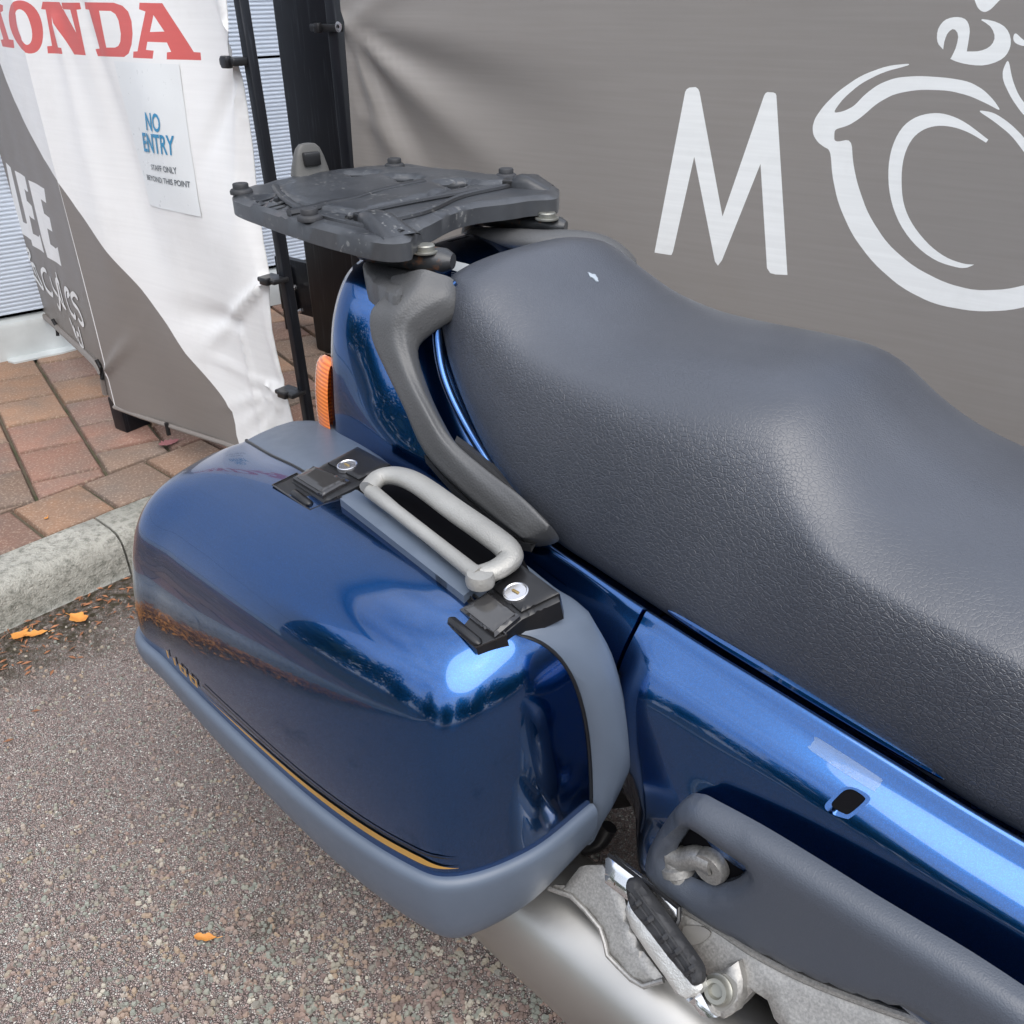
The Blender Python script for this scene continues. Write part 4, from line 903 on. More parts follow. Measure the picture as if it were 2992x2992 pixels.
# latch tower at the back edge
c_ = Z(586, 330, ZP); tw = MB(); ux = Z(620, 326, ZP)-Z(552, 334, ZP); L_ = np.linalg.norm(ux); ux /= L_; uy = AX((-ux[1], ux[0], 0)); hh_ = .048
rows = []
for t, w2, d2 in ((0, 1, 1), (.25, .93, .8), (.6, .78, .62), (.85, .62, .5), (.97, .42, .4), (1.0, .15, .25)):
    r_ = []
    for k in range(20):
        a = k/20*2*math.pi; ca, sa = math.cos(a), math.sin(a); f2 = lambda q: math.copysign(abs(q)**.45, q)
        r_.append(c_+ux*f2(ca)*L_*.5*w2+uy*(f2(sa)*.016*d2)+AX((0, 0, hh_*t)))
    rows.append(r_)
closed_loft(tw, rows); tower = B(tw, 'latch_tower', plain('dusty_grey_plastic', (.075, .074, .070), .5), plate)
vd = AX((.895, -.847, 0))-AX((c_[0], c_[1], 0)); vd /= np.linalg.norm(vd)
side = -uy if (-uy)@vd > 0 else uy
mb = MB(); mb.box(c_+side*.0125+AX((0, 0, .026)), (L_*.44, .012, .020), (ux, uy, AX((0, 0, 1.))), .002); B(mb, 'latch_window', BLACK, tower)
# front lock hooks
for (u0, v0), (u1, v1) in (((688, 402), (758, 440)), ((965, 338), (1040, 350))):
    a, b = Z(u0, v0, ZP+.012), Z(u1, v1, ZP+.004); d = b-a; L2 = np.linalg.norm(d[:2]); t_ = AX((d[0], d[1], 0))/L2; n2 = AX((-t_[1], t_[0], 0))
    rows = []
    for s_, hw, ht in ((0, .010, .010), (.06, .014, .018), (.25, .017, .021), (.45, .021, .020), (.7, .024, .013), (1.0, .026, .004)):
        c2 = AX((a[0], a[1], ZP-.002))+t_*L2*s_; rows.append([c2+n2*y_*hw+AX((0, 0, z_*ht)) for y_, z_ in ((-1, 0), (-.95, .55), (-.75, .92), (-.4, 1.), (.4, 1.), (.75, .92), (.95, .55), (1, 0))])
    mb = MB(); mb.grid(rows); mb.f += [tuple(range(8))]; mb.m += [0]; hk = B(mb, 'lock_hook', PLATE, plate, smooth=50)
    mb = MB(); mb.box(AX((a[0], a[1], ZP+.007))+t_*(-.004), (.016, .022, .010), (t_, n2, AX((0, 0, 1.))), .001); B(mb, 'hook_recess', BLACK, hk)

# ---- side case
zB = .42
TP = [((462, 832), .655), ((478, 842), .660), ((508, 860), .667), ((565, 888), .674), ((640, 940), .678), ((765, 1030), .680), ((880, 1116), .680), ((935, 1160), .676), ((957, 1180), .672), ((972, 1200), .665)]
BPx = [(-.205, -.290, zB), (-.240, -.385, zB), (272, 1195), (320, 1262), (430, 1375), (600, 1530), (760, 1640), (860, 1670), (1000, 1620), (1115, 1530)]
T_ = [Z(*p, z) for p, z in TP]; Bq = [AX(p) if len(p) == 3 else Z(*p, zB) for p in BPx]
NU = 90
Tc = crom(T_, NU); Bc = crom(Bq, NU); us = np.linspace(0, 9, NU)
NV = 72
PA = AX([(0, 1), (.14, .995), (.32, .975), (.53, .930), (.69, .855), (.81, .735), (.895, .575), (.955, .39), (.99, .20), (1, 0)])
PB = AX([(0, 1), (.16, .985), (.34, .948), (.52, .882), (.67, .79), (.78, .68), (.87, .54), (.93, .38), (.972, .20), (1, 0)])
PC = AX([(0, 1), (.20, .998), (.44, .985), (.66, .945), (.81, .865), (.905, .74), (.955, .58), (.98, .39), (.995, .20), (1, 0)]); pC = AX(crom(list(PC), NV))
LG = np.zeros((NU, NV, 3)); pA = AX(crom(list(PA), NV)); pB = AX(crom(list(PB), NV))
for i in range(NU):
    c = us[i]; wt_ = float(np.clip((c-5.6)/2.2, 0, 1)); wt_ = wt_*wt_*(3-2*wt_); pr = pA*(1-wt_)+pB*wt_; wr_ = float(np.clip((3.6-c)/1.6, 0, 1)); wr_ = wr_*wr_*(3-2*wr_); wr_ *= .45; pr = pr*(1-wr_)+pC*wr_
    LG[i, :, :2] = Tc[i][:2]+(Bc[i]-Tc[i])[:2]*pr[:, :1]; LG[i, :, 2] = zB+(Tc[i][2]-zB)*pr[:, 1]
def lid_pt(c, th, off=0.):
    i = min(max(c/9*(NU-1), 0), NU-1.0001); j = min(max(th/(math.pi/2)*(NV-1), 0), NV-1.0001); a, b = int(i), int(j); s_, t_ = i-a, j-b
    return (LG[a, b]*(1-s_)+LG[a+1, b]*s_)*(1-t_)+(LG[a, b+1]*(1-s_)+LG[a+1, b+1]*s_)*t_
THS = []
for q in np.linspace(0, 1, 40): THS.append(q*math.pi/2)
lid_rows = [list(r_) for r_ in LG]
mb = MB(); mb.grid(lid_rows)
ctr = AX(T_).mean(0)+AX((0, .05, -.12))
# returned edge at both seams
for idx in (0, -1):
    e = lid_rows[idx]; mb.grid([e, [p+AX((0, .006, 0))+AX((.004 if idx == 0 else -.004, 0, 0)) for p in e]])
def nrm_at(c, th):
    d1 = lid_pt(min(9, c+.05), th)-lid_pt(max(0, c-.05), th); d2 = lid_pt(c, min(math.pi/2, th+.02))-lid_pt(c, max(0, th-.02)); n = np.cross(d1, d2); n /= np.linalg.norm(n)+1e-12
    return n if n@(lid_pt(c, th)-ctr) > 0 else -n
# shell: hoop inboard of the lid
IP = [(562, 789, .650), (598, 789, .657), (638, 803, .664), (672, 826, .668), (735, 872, .670), (880, 975, .670), (985, 1050, .668), (1062, 1112, .664), (1100, 1136, .660), (1130, 1162, .650)]
Ic = crom([Z(*p) for p in IP], NU)
fa_ = [lid_pt(9, th) for th in np.linspace(0, math.pi/2, 22)]+[Bq[9]+AX((-.004*q_, .002*q_, -.024*q_)) for q_ in (1, 2, 3)]
fb_ = crom([Ic[-1], Y(1170, 1240, -.262), Y(1192, 1330, -.262), Y(1204, 1415, -.262), Y(1203, 1455, -.264), Y(1172, 1512, -.272), Y(1128, 1572, -.285)], len(fa_))
ringA = [lid_pt(0, th) for th in np.linspace(math.pi/2, 0, 22)]+[lid_pt(c, 0) for c in np.linspace(.15, 8.85, 44)]+fa_
NA = len(ringA)
shifts = []
for i in range(NA):
    if i < 22: s_ = lerp(AX((.012, .09, 0)), Ic[0]-Tc[0], (i/21)**1.5)
    elif i < 66:
        c = .15+(8.85-.15)*(i-22)/43; q_ = c/9*(NU-1); a_ = int(q_); s_ = lerp(Ic[a_]-Tc[a_], Ic[min(a_+1, NU-1)]-Tc[min(a_+1, NU-1)], q_-a_)
    else: s_ = fb_[i-66]-fa_[i-66]
    shifts.append(s_)
rc = AX(ringA).mean(0)
shell_rows = []
for k, (f_, ins) in enumerate(((.015, .004), (.04, .0), (.3, -.003), (.6, -.003), (.85, .001), (.95, .006), (1.0, .014), (1.02, .03), (1.03, .09))):
    rr = []
    for p, s_ in zip(ringA, shifts):
        q = AX(p)+s_*f_; d = AX((q[0]-rc[0], 0, q[2]-rc[2])); d /= np.linalg.norm(d)+1e-9; rr.append(q-d*ins)
    shell_rows.append(rr)
ms = MB(); ms.grid(shell_rows); o = len(ms.v)-NA; ms.f.append(tuple(range(o, o+NA))); ms.m.append(0)
case = B(ms, 'side_case', GREYP, smooth=50)
lid = B(mb, 'case_lid', PAINT, case, smooth=70)
# dark seam gasket
mb = MB(); q = [p for p in ringA]; mb.tube([AX(p)+s_*.02 for p, s_ in zip(q, shifts)], .0020, 6); B(mb, 'seal', BLACK, case)
# bumper along the bottom of the lid
zb_ = lambda c: float(np.interp(c, [0, 1, 2, 3, 4, 5, 6, 7, 8, 9], [.37, .375, .380, .362, .342, .322, .311, .308, .322, .345]))
rows = []
cb = AX(Bc)[:, :2].mean(0)+AX((0, .06))
for c in us:
    b = lid_pt(c, math.pi/2-1e-6); i = int(round(c/9*(NU-1))); tg = Bc[min(NU-1, i+1)]-Bc[max(0, i-1)]; n = AX((tg[1], -tg[0], 0)); n /= np.linalg.norm(n)
    if n[:2]@(b[:2]-cb) < 0: n = -n
    zz_ = zb_(c); hgt = zB-zz_
    prof = [(-.004, .012), (.003, .013), (.008, .009), (.010, .0), (.008, -hgt*.35), (.000, -hgt*.68), (-.014, -hgt*.92), (-.040, -hgt), (-.10, -hgt-.006)]
    rows.append([b+n*o_+AX((0, 0, h_)) for o_, h_ in crom(prof, 22)])
mb = MB(); mb.grid(rows); B(mb, 'bumper', GREYP, case, smooth=60)
mb = MB()
bt = [r_[-1] for r_ in rows]; n_ = len(bt); mb.add(bt+[AX((bt[0][0], -.2, bt[0][2])), AX((bt[-1][0], -.2, bt[-1][2]))], [tuple(range(n_))+(n_+1, n_)]); B(mb, 'case_floor', GREYP, case)
# gold pinstripe following the bumper, and number marks behind it
def lid_patch(pts_ct, mat, name, off=.0016, rows_=None):
    mb = MB(); mb.grid([[lid_pt(c, th)+nrm_at(c, th)*off for c, th in r_] for r_ in pts_ct]); return B(mb, name, mat, lid, smooth=70)
cs = np.linspace(3.72, 7.05, 70)
lid_patch([[(c, math.pi/2-.085) for c in cs], [(c, math.pi/2-.085-max(.0012, .030*math.sin(min(1, (c-3.72)/2.2)*math.pi/2)*min(1, (7.05-c)/.7))) for c in cs]], GOLD, 'gold_pinstripe')
lid_patch([[(c, math.pi/2-.128-.006*min(1, (7.05-c)*3)) for c in cs], [(c, math.pi/2-.128-.014*min(1, (7.05-c)*3)) for c in cs]], BLACK, 'dark_pinstripe')
def lid_digit(c0, wd2, segs, t0=.088, t1=.128):
    for (x0, y0, x1, y1) in segs:
        lid_patch([[(c0+wd2*x, math.pi/2-lerp(t0, t1, y)) for x in np.linspace(x0, x1, 5)] for y in np.linspace(y0, y1, 4)], GOLD, 'number_marking')
one = [(.3, 0, .62, 1)]; zero = [(0, 0, .28, 1), (.72, 0, 1, 1), (.28, 0, .72, .2), (.28, .8, .72, 1)]
for c0, sg_ in ((3.02, one), (3.17, one), (3.32, zero), (3.50, zero)): lid_digit(c0, .125, sg_)
# top hardware
LT = None
def latch_z(a, b): return LT[0][2]-LT[2]*float((AX((a, b))-LT[0][:2])@LT[1])
def quadbox(name, px, z, th, mat, parent, h=.003, wd_=.004, step=.01):
    if LT is None: q = zq(px, z); f_ = lambda a, b: ((a, b, z-h), (0, 0, 1))
    else:
        N_ = AX((LT[1][0]*LT[2], LT[1][1]*LT[2], 1.)); N_ /= np.linalg.norm(N_); q, mf0 = planeP(px, AX(LT[0])+N_*z, N_); f_ = lambda a, b: (mf0(a, b)[0]-N_*h, N_)
    mb = MB(); pillow(mb, q, f_, h, wd_, th, step=step); return B(mb, name, mat, parent)
def planeP(px, p0, n):
    n = AX(n, float); n /= np.linalg.norm(n); e1_ = AX((1., 0, 0)); e2_ = np.cross(n, e1_); e2_ /= np.linalg.norm(e2_); e1_ = np.cross(e2_, n)
    camb = tob(CAM); out = []
    for u, v in px:
        d_ = Y(u, v, -.3)-camb; t = ((p0-camb)@n)/(d_@n); q = camb+d_*t-p0; out.append((q@e1_, q@e2_))
    return out, (lambda a, b: (p0+e1_*a+e2_*b, n))
LT = None
quadbox('handle_recess_shade', [(668, 915), (742, 884), (790, 905), (985, 1045), (1000, 1075), (905, 1112), (890, 1098)], .681, .03, DARKIN, case)  # flat dark plate on the case top; its colour stands for recess shade
quadbox('handle_strip', [(641, 938), (671, 921), (901, 1099), (875, 1121)], .690, .02, GREYP, case, .002, .003)
def latch(rec, body, lev, lock, slot, key, c0, sl, tz=.0015):
    global LT
    p0 = lid_pt(c0, 0); tg = lid_pt(c0+.2, 0)-lid_pt(c0-.2, 0); n0 = AX((tg[1], -tg[0])); n0 /= np.linalg.norm(n0); LT = (p0, n0, sl)
    N_ = AX((n0[0]*sl, n0[1]*sl, 1.)); N_ /= np.linalg.norm(N_)
    la = quadbox('latch', body, .0045, .024, BLACK, case, .002, .0025, step=.006)
    quadbox('latch_tray', rec, tz, .024, BLACK, la, .0010, .0015, step=.006)
    quadbox('latch_lever', lev, .0105, .007, GLOSSB, la, .0030, .0035, step=.005)
    quadbox('latch_lever_top', [tuple(lerp(AX(p), AX(lev).mean(0), .16)) for p in lev], .0112, .002, plain('polished_lever_face', (.035, .034, .034), .12, spec=.8), la, .0006, .0012, step=.005)
    quadbox('lock_cover', lock, .0085, .008, BLACK, la, .0015, .002, step=.005)
    q_, mf0 = planeP([key], AX(p0)+N_*.0092, N_); c_ = mf0(*q_[0])[0]
    mb = MB(); mb.lathe(c_, N_, [(.0128, -.004), (.0128, .0010), (.0115, .0016), (.0105, .0006), (0, .0006)], 28); lk = B(mb, 'lock_barrel', KEY, la)
    mb = MB(); mb.box(c_+N_*.0013, (.0085, .003, .0010), b=.0003); B(mb, 'keyway', BRASS, lk)
    q_, mf0 = planeP(slot, AX(p0)+N_*(tz+.0015), N_); a, b = [mf0(*t_)[0] for t_ in q_]
    mb = MB(); mb.tube([a, lerp(a, b, .08), lerp(a, b, .92), b], [.002, .0052, .0052, .002], 10, flat=.8); B(mb, 'hinge_bar', BLACK, la)
    mb = MB(); rq, rf = planeP(rec, AX(p0)+N_*(tz+.0003), N_); mb.tube([rf(*t_)[0] for t_ in rq], .0012, 6, closed=True); B(mb, 'tray_rim', GLOSSB, la)
latch([(514, 915), (560, 893), (640, 940), (585, 962)], [(550, 906), (614, 872), (676, 842), (738, 876), (738, 888), (680, 912), (610, 946)], [(551, 898), (592, 876), (660, 903), (607, 932)], [(618, 871), (674, 841), (736, 874), (676, 902)], [(552, 927), (586, 952)], (655, 878), 3.7, .10)
latch([(826, 1162), (880, 1118), (955, 1198), (898, 1222)], [(866, 1155), (926, 1108), (980, 1062), (1056, 1118), (1056, 1132), (985, 1166), (934, 1208)], [(866, 1146), (919, 1113), (980, 1158), (932, 1198)], [(928, 1105), (980, 1061), (1055, 1117), (983, 1152)], [(848, 1167), (906, 1216)], (973, 1117), 7.0, .24, .0050)
# carrying handle
LT = None
zh = .706
ctrl = [((694, 922), zh), ((716, 902), zh+.002), ((748, 898), zh+.006), ((790, 914), zh+.010), ((860, 964), zh+.012), ((920, 1006), zh+.010), ((955, 1034), zh+.006), ((962, 1054), zh+.002), ((938, 1074), zh-.002), ((905, 1085), zh-.004)]
q = crom([Z(*p, z) for p, z in ctrl], 60)
mb = MB(); mb.tube(q, [.0112+.003*math.sin(i/59*math.pi) for i in range(60)], 14, flat=.8); hd_ = B(mb, 'carry_handle', HANDLE, case)
mb = MB(); mb.tube([Z(700, 926, zh-.003), Z(745, 962, zh-.003), Z(820, 1021, zh-.003), Z(890, 1077, zh-.003), Z(904, 1087, zh-.004)], [.0095, .0078, .0078, .0085, .0115], 12, flat=.9); B(mb, 'handle_rod', HANDLE, hd_)
mb = MB(); c_ = Z(906, 1092, zh-.004); mb.lathe(c_-AX((0, 0, .006)), (0, 0, 1), [(0, 0), (.014, 0), (.015, .006), (.013, .013), (0, .014)], 18); B(mb, 'handle_pivot', HANDLE, hd_)

# ---- side panel vent, sticker
def panel_map(off):
    def f(a, b):
        y_ = body_y(a, b); n = AX((0, -(1), (body_y(a, b+.004)-body_y(a, b-.004))/.008)); n = n/np.linalg.norm(n); n = AX((0, n[1], -n[2]*-1)); return AX((a, y_, b))+n*off, n
    return f
def bodypx(u, v):
    y_ = -.27
    for _ in range(12):
        p = Y(u, v, y_); y_ = .5*y_+.5*body_y(p[0], p[2])
    return Y(u, v, y_)
ro = [(1556, 1520), (1572, 1502), (1590, 1486), (1612, 1486), (1638, 1500), (1639, 1514), (1606, 1542), (1594, 1544), (1566, 1534)]
ri = [(1569, 1516), (1580, 1503), (1594, 1491), (1610, 1490), (1630, 1503), (1630, 1512), (1603, 1535), (1590, 1534), (1574, 1525)]
v2 = lambda px: [(p[0], p[2]) for p in (bodypx(*q) for q in px)]
vp = bodypx(1598, 1514); sl_ = (body_y(vp[0], vp[2]+.012)-body_y(vp[0], vp[2]-.012))/.024; sx_ = (body_y(vp[0]+.02, vp[2])-body_y(vp[0]-.02, vp[2]))/.04
vn = AX((sx_, -1., sl_)); vn /= np.linalg.norm(vn)
def planeP(px, p0, n):
    n = AX(n, float); n /= np.linalg.norm(n); e1_ = AX((1., 0, 0)); e2_ = np.cross(n, e1_); e2_ /= np.linalg.norm(e2_); e1_ = np.cross(e2_, n)
    camb = tob(CAM); out = []
    for u, v in px:
        d_ = Y(u, v, -.3)-camb; t = ((p0-camb)@n)/(d_@n); q = camb+d_*t-p0; out.append((q@e1_, q@e2_))
    return out, (lambda a, b: (p0+e1_*a+e2_*b, n))
qo, mf_ = planeP(ro, vp+vn*.003, vn); qi, _ = planeP(ri, vp+vn*.003, vn)
mb = MB(); pillow(mb, smoothpoly(qo, 36), mf_, .0045, .0045, .012, holes=[smoothpoly(qi, 30)], step=.005); vt = B(mb, 'vent_rim', PAINT, sidep, smooth=70)
mb = MB(); pillow(mb, smoothpoly(qi, 30), lambda a, b: (mf_(a, b)[0]-vn*.001, vn), 0, .004, .001, step=.008); B(mb, 'vent_opening_shade', DARKIN, vt)  # flat near-black patch, the shade inside the vent put into its colour
mb = MB(); pillow(mb, smoothpoly(v2([(1536, 1398), (1548, 1394), (1654, 1462), (1662, 1478), (1652, 1490), (1640, 1488), (1532, 1418), (1531, 1406)]), 36), panel_map(.0012), .0004, .001, .0006, step=.008)
m = NT('clear_protective_film'); m.set(Base_Color=(.42, .52, .66), Roughness=.30, Alpha=.13); B(mb, 'film_sticker', m.m, sidep)
# inspection label under the seat edge
mb = MB(); pillow(mb, zq([(845, 512), (858, 508), (886, 515), (872, 532), (850, 524)], .872), lambda a, b: ((a, b, .8835), (0, 0, 1)), .0004, .001, .0006, step=.01); lb = B(mb, 'printed_label', PAPER, cowl)
for i in range(3):
    a, b = Z(852, 514+i*3.2, .885), Z(872, 518+i*3.2, .885); mb = MB(); mb.tube([a, b], .0006, 4); B(mb, 'print_line', GREYI, lb)

# ---- grey side cover
cx = lambda pts: [(968.6+.4986*x, 1420.6+.4986*y) for x, y in pts]
yc = lambda a, b: float(np.interp(a, [.45, .52, .6, .75, .9, 1.2], [-.272, -.288, -.292, -.290, -.284, -.262]))-.010
def vy(px, y0=-.305): return [(p[0], p[2]) for p in (Y(u, v, y0) for u, v in px)]
outl = cx([(490, 445), (492, 400), (510, 355), (560, 275), (605, 215), (640, 190), (675, 190), (720, 205), (900, 305), (1100, 430), (1300, 560), (1500, 690), (1700, 820), (1932, 985), (2250, 1220), (2500, 1420), (2500, 2100), (2250, 1750), (1932, 1420), (1750, 1180), (1560, 1020), (1400, 955), (1200, 882), (1050, 815), (900, 735), (760, 655), (680, 605), (600, 555), (540, 510), (505, 480)])
hole = cx([(598, 405), (612, 360), (640, 315), (665, 293), (700, 300), (760, 340), (830, 390), (885, 430), (872, 458), (850, 480), (815, 498), (765, 505), (710, 498), (650, 475), (615, 450)])
O2 = smoothpoly(vy(outl), 150); H2 = smoothpoly(vy(hole), 50)
fy = lambda a, b: ((a, yc(a, b), b), (0, -1, 0))
mb = MB(); pillow(mb, O2, fy, .014, .020, .012, holes=[H2], step=.010); cover = B(mb, 'side_cover', TRIM, smooth=60)
mb = MB(); hb = [(a, b) for a, b in H2]; hc_ = AX(H2).mean(0)
mb.grid([[(a, yc(a, b)+.002, b) for a, b in hb], [(a, yc(a, b)+.009, b) for a, b in hb]], cv=True); mb.add([(a, yc(a, b)+.009, b) for a, b in hb], [tuple(range(len(hb)))]); B(mb, 'cover_recess_shade', DARKIN, cover)  # shallow recess, coloured near-black to give the shade of a deep one
# cut visible opening: linkage inside
mb = MB(); yo = -.297
q = [Y(u, v, yo) for u, v in cx([(600, 385), (650, 400), (700, 395), (760, 420)])]; mb.tube(crom(q, 16), [.012]*16, 12); 
mb.lathe(Y(*cx([(745, 430)])[0], yo-.002), (0, -1, 0), [(.0, -.01), (.0175, -.01), (.0185, 0), (.0165, .006), (.0065, .006), (.005, .002), (0, .002)], 24)
mb.lathe(Y(*cx([(625, 440)])[0], yo), (.5, -.2, -.8), [(.0, -.02), (.013, -.02), (.014, -.006), (.018, -.004), (.018, .004), (.014, .006), (.013, .02), (0, .02)], 20)
q = [Y(u, v, yo+.012) for u, v in cx([(640, 470), (700, 490), (760, 500)])]; mb.tube(q, .010, 10); B(mb, 'shift_linkage', ALU, cover)

# ---- exhaust silencer
mb = MB(); axp = [AX((-.36, -.345, .285)), AX((-.34, -.345, .284)), AX((-.05, -.335, .262)), AX((.30, -.322, .228)), AX((.62, -.310, .200)), AX((.80, -.300, .185)), AX((.86, -.295, .18))]
mb.tube(crom(axp, 40), [.05 if i == 0 else .078 if i < 33 else .078-.004*(i-32) for i in range(40)], 36, flat=1.12); sil = B(mb, 'silencer', STEEL, smooth=60)
mb = MB(); mb.tube([AX((.84, -.295, .182)), AX((1.0, -.27, .16)), AX((1.25, -.22, .14))], .030, 16); B(mb, 'exhaust_pipe', STEEL)
# ---- footrest hanger, plates and peg
def planeP(px, p0, n):
    n = AX(n, float); n /= np.linalg.norm(n); e1_ = AX((1., 0, 0)); e2_ = np.cross(n, e1_); e2_ /= np.linalg.norm(e2_); e1_ = np.cross(e2_, n)
    camb = tob(CAM); out = []
    for u, v in px:
        d_ = Y(u, v, -.3)-camb; t = ((p0-camb)@n)/(d_@n); q = camb+d_*t-p0; out.append((q@e1_, q@e2_))
    return out, (lambda a, b: (p0+e1_*a+e2_*b, n))
HP0 = AX((.56, -.318, .36)); HN = AX((.0, -.80, .60))
def plateH(name, px, off, th, mat, parent, h=.003, wd_=.004, step=.008, n=0, crown=0, holes=()):
    p0 = HP0+HN*(off-h); q, mf = planeP(cx(px), p0+HN*h, HN); q = smoothpoly(q, n) if n else q
    hl = [smoothpoly(planeP(cx(hh_), p0+HN*h, HN)[0], 20) for hh_ in holes]
    mf2 = lambda a, b: (mf(a, b)[0]-HN*h, HN)
    mb = MB(); pillow(mb, q, mf2, h, wd_, th, step=step, crown=crown, holes=hl); return B(mb, name, mat, parent, smooth=35)
def hp(x, y, off):
    q, mf = planeP(cx([(x, y)]), HP0+HN*off, HN); return mf(*q[0])[0]
hang = plateH('footrest_hanger', [(610, 575), (650, 590), (760, 650), (900, 740), (1050, 820), (1200, 885), (1400, 958), (1560, 1022), (1800, 1200), (2100, 1500), (2100, 1800), (1600, 1500), (1250, 1180), (1050, 1090), (980, 1010), (955, 940), (900, 905), (850, 960), (790, 1010), (720, 985), (735, 860), (700, 800), (660, 720), (615, 660)], .0, .022, ALU, None, .005, .007, .009)
mb = MB(); mb.tube(crom([hp(x, y, .002) for x, y in [(640, 588), (760, 658), (900, 751), (1050, 831), (1200, 896), (1400, 969), (1560, 1033), (1800, 1213)]], 40), .0042, 8); B(mb, 'raised_rib', ALU, hang)
plateH('boss_pocket', [(640, 660), (700, 655), (738, 672), (742, 690), (720, 712), (680, 728), (650, 720)], .0035, .004, plain('darker_casting', (.17, .165, .155), .6, .3, .3), hang, .001, .002, .006, n=24)  # flat patch, darker than the surrounding casting
hp_ = plateH('bracket_plate', [(130, 512), (150, 500), (190, 503), (215, 470), (245, 432), (268, 426), (330, 425), (370, 470), (415, 555), (435, 640), (470, 730), (560, 850), (572, 862), (490, 890), (440, 862), (390, 812), (352, 770), (342, 720), (325, 668), (270, 600), (215, 545), (170, 530)], .014, .010, ALU, hang, .0035, .004, .007)
mb = MB(); mb.tube([hp(x, y, .016) for x, y in [(135, 512), (172, 526), (218, 542), (272, 596), (328, 664), (346, 716), (356, 766), (394, 806), (444, 856), (492, 884), (568, 860)]], .0028, 8); B(mb, 'plate_edge', ALU, hp_)
plateH('boss', [(722, 885), (740, 845), (790, 822), (812, 800), (845, 790), (862, 860), (860, 925), (830, 985), (790, 1005), (745, 985), (730, 930)], .016, .02, ALU, hang, .004, .005, .006)
plateH('boss_recess', [(745, 890), (762, 855), (795, 835), (822, 850), (845, 880), (842, 925), (815, 965), (780, 978), (752, 950)], .0168, .004, plain('darker_recess_casting', (.20, .195, .18), .6, .4, .3), hang, .0006, .002, .006, n=30)  # flat patch, darker than the boss around it
mb = MB(); c_ = hp(775, 897, .018); mb.lathe(c_, HN, [(.0, -.004), (.015, -.004), (.015, .001), (.0125, .003), (.0115, .008), (.0075, .008), (.006, .003), (0, .003)], 20); B(mb, 'pivot_bolt', BOLT, hang)
chr_ = plateH('chrome_bracket', [(345, 400), (372, 388), (480, 470), (560, 545), (622, 592), (626, 625), (608, 655), (560, 600), (500, 540), (430, 560), (342, 492)], .028, .008, CHROME, hang, .002, .003, .007)
mb = MB(); mb.tube([hp(x, y, .031) for x, y in [(360, 385), (480, 478), (560, 533), (624, 588), (626, 630), (610, 668)]], .0024, 6); B(mb, 'black_edge', BLACK, chr_)
plateH('peg_arm', [(650, 935), (700, 900), (745, 985), (768, 1002), (735, 1004), (705, 995), (680, 960)], .024, .018, CHROME, hang, .002, .003, .007)
peg = plateH('footpeg', [(416, 596), (430, 560), (470, 590), (560, 690), (640, 800), (700, 850), (712, 890), (690, 920), (650, 932), (612, 915), (560, 838), (500, 755), (440, 665)], .040, .014, plain('scratched_peg_alloy', (.55, .55, .53), .35, .6, .3, .0008, 500), hang, .003, .004, .006)
rubr = plateH('peg_rubber', [(418, 520), (420, 490), (432, 474), (452, 476), (472, 498), (520, 560), (600, 668), (690, 795), (705, 845), (697, 878), (672, 884), (648, 858), (570, 765), (490, 660), (436, 590)], .050, .010, MATTB, peg, .005, .006, .005, n=60)
for a, b in (((456, 583), (480, 563)), ((498, 643), (527, 623)), ((557, 713), (581, 690)), ((602, 768), (632, 742)), ((654, 833), (686, 806))):
    mb = MB(); mb.tube([hp(*a, .051), hp(*lerp(AX(a), AX(b), .5), .0545), hp(*b, .051)], .0028, 6); B(mb, 'tread_bar', MATTB, rubr)
for o_ in (-12, 10):
    mb = MB(); mb.tube([hp(x+o_, y-o_*.6, .0512) for x, y in [(452, 525), (560, 672), (672, 838)]], .0016, 6); B(mb, 'tread_rib', MATTB, rubr)
# mount stub behind the case
mb = MB(); mb.lathe(Y(1018, 1697, -.30), (.2, -1, .1), [(0, -.03), (.016, -.03), (.016, 0), (.013, .003), (0, .004)], 18); mb.tube([Y(1018, 1697, -.30)+AX((0, .02, 0)), Y(1080, 1660, -.26)], .012, 10); B(mb, 'rubber_mount', MATTB, hang)
mb = MB(); mb.tube(crom([Y(1100, 1600, -.26), Y(1130, 1590, -.25), Y(1150, 1560, -.24)], 10), .010, 10); B(mb, 'case_stay', BLACK, hang)
# ---- rear wheel and running gear (mostly hidden)
mb = MB(); prof = []
for k in range(15):
    a = R(-110+220*k/14); prof.append((.235+.075*math.cos(a)+.0, .078*math.sin(a)))
mb.lathe((.10, 0, .315), (0, 1, 0), prof, 64); wh = B(mb, 'rear_wheel', TYRE)
mb = MB(); mb.lathe((.10, 0, .315), (0, 1, 0), [(0, -.03), (.04, -.03), (.05, -.01), (.19, -.01), (.205, -.055), (.22, -.055), (.22, .055), (.205, .055), (.19, .01), (.05, .01), (.04, .03), (0, .03)], 48); B(mb, 'rim', ALU, wh)
mb = MB(); mb.box((.35, .0, .36), (.55, .10, .07), b=.02); B(mb, 'swing_arm', BLACK)
mb = MB(); mb.box((.85, 0, .32), (.55, .36, .30), b=.06); B(mb, 'engine_block', BLACK)
mb = MB(); mb.tube([(.75, .17, .18), (.70, .24, .09), (.66, .33, .012)], .013, 10); B(mb, 'side_stand', POWDER)
mb = MB(); mb.lathe((1.62, 0, .315), (0, 1, 0), prof, 64); fw = B(mb, 'front_wheel', TYRE)
mb = MB(); mb.tube([(1.25, .0, .75), (1.62, .0, .33)], .03, 14); B(mb, 'front_fork', POWDER)
rows = []
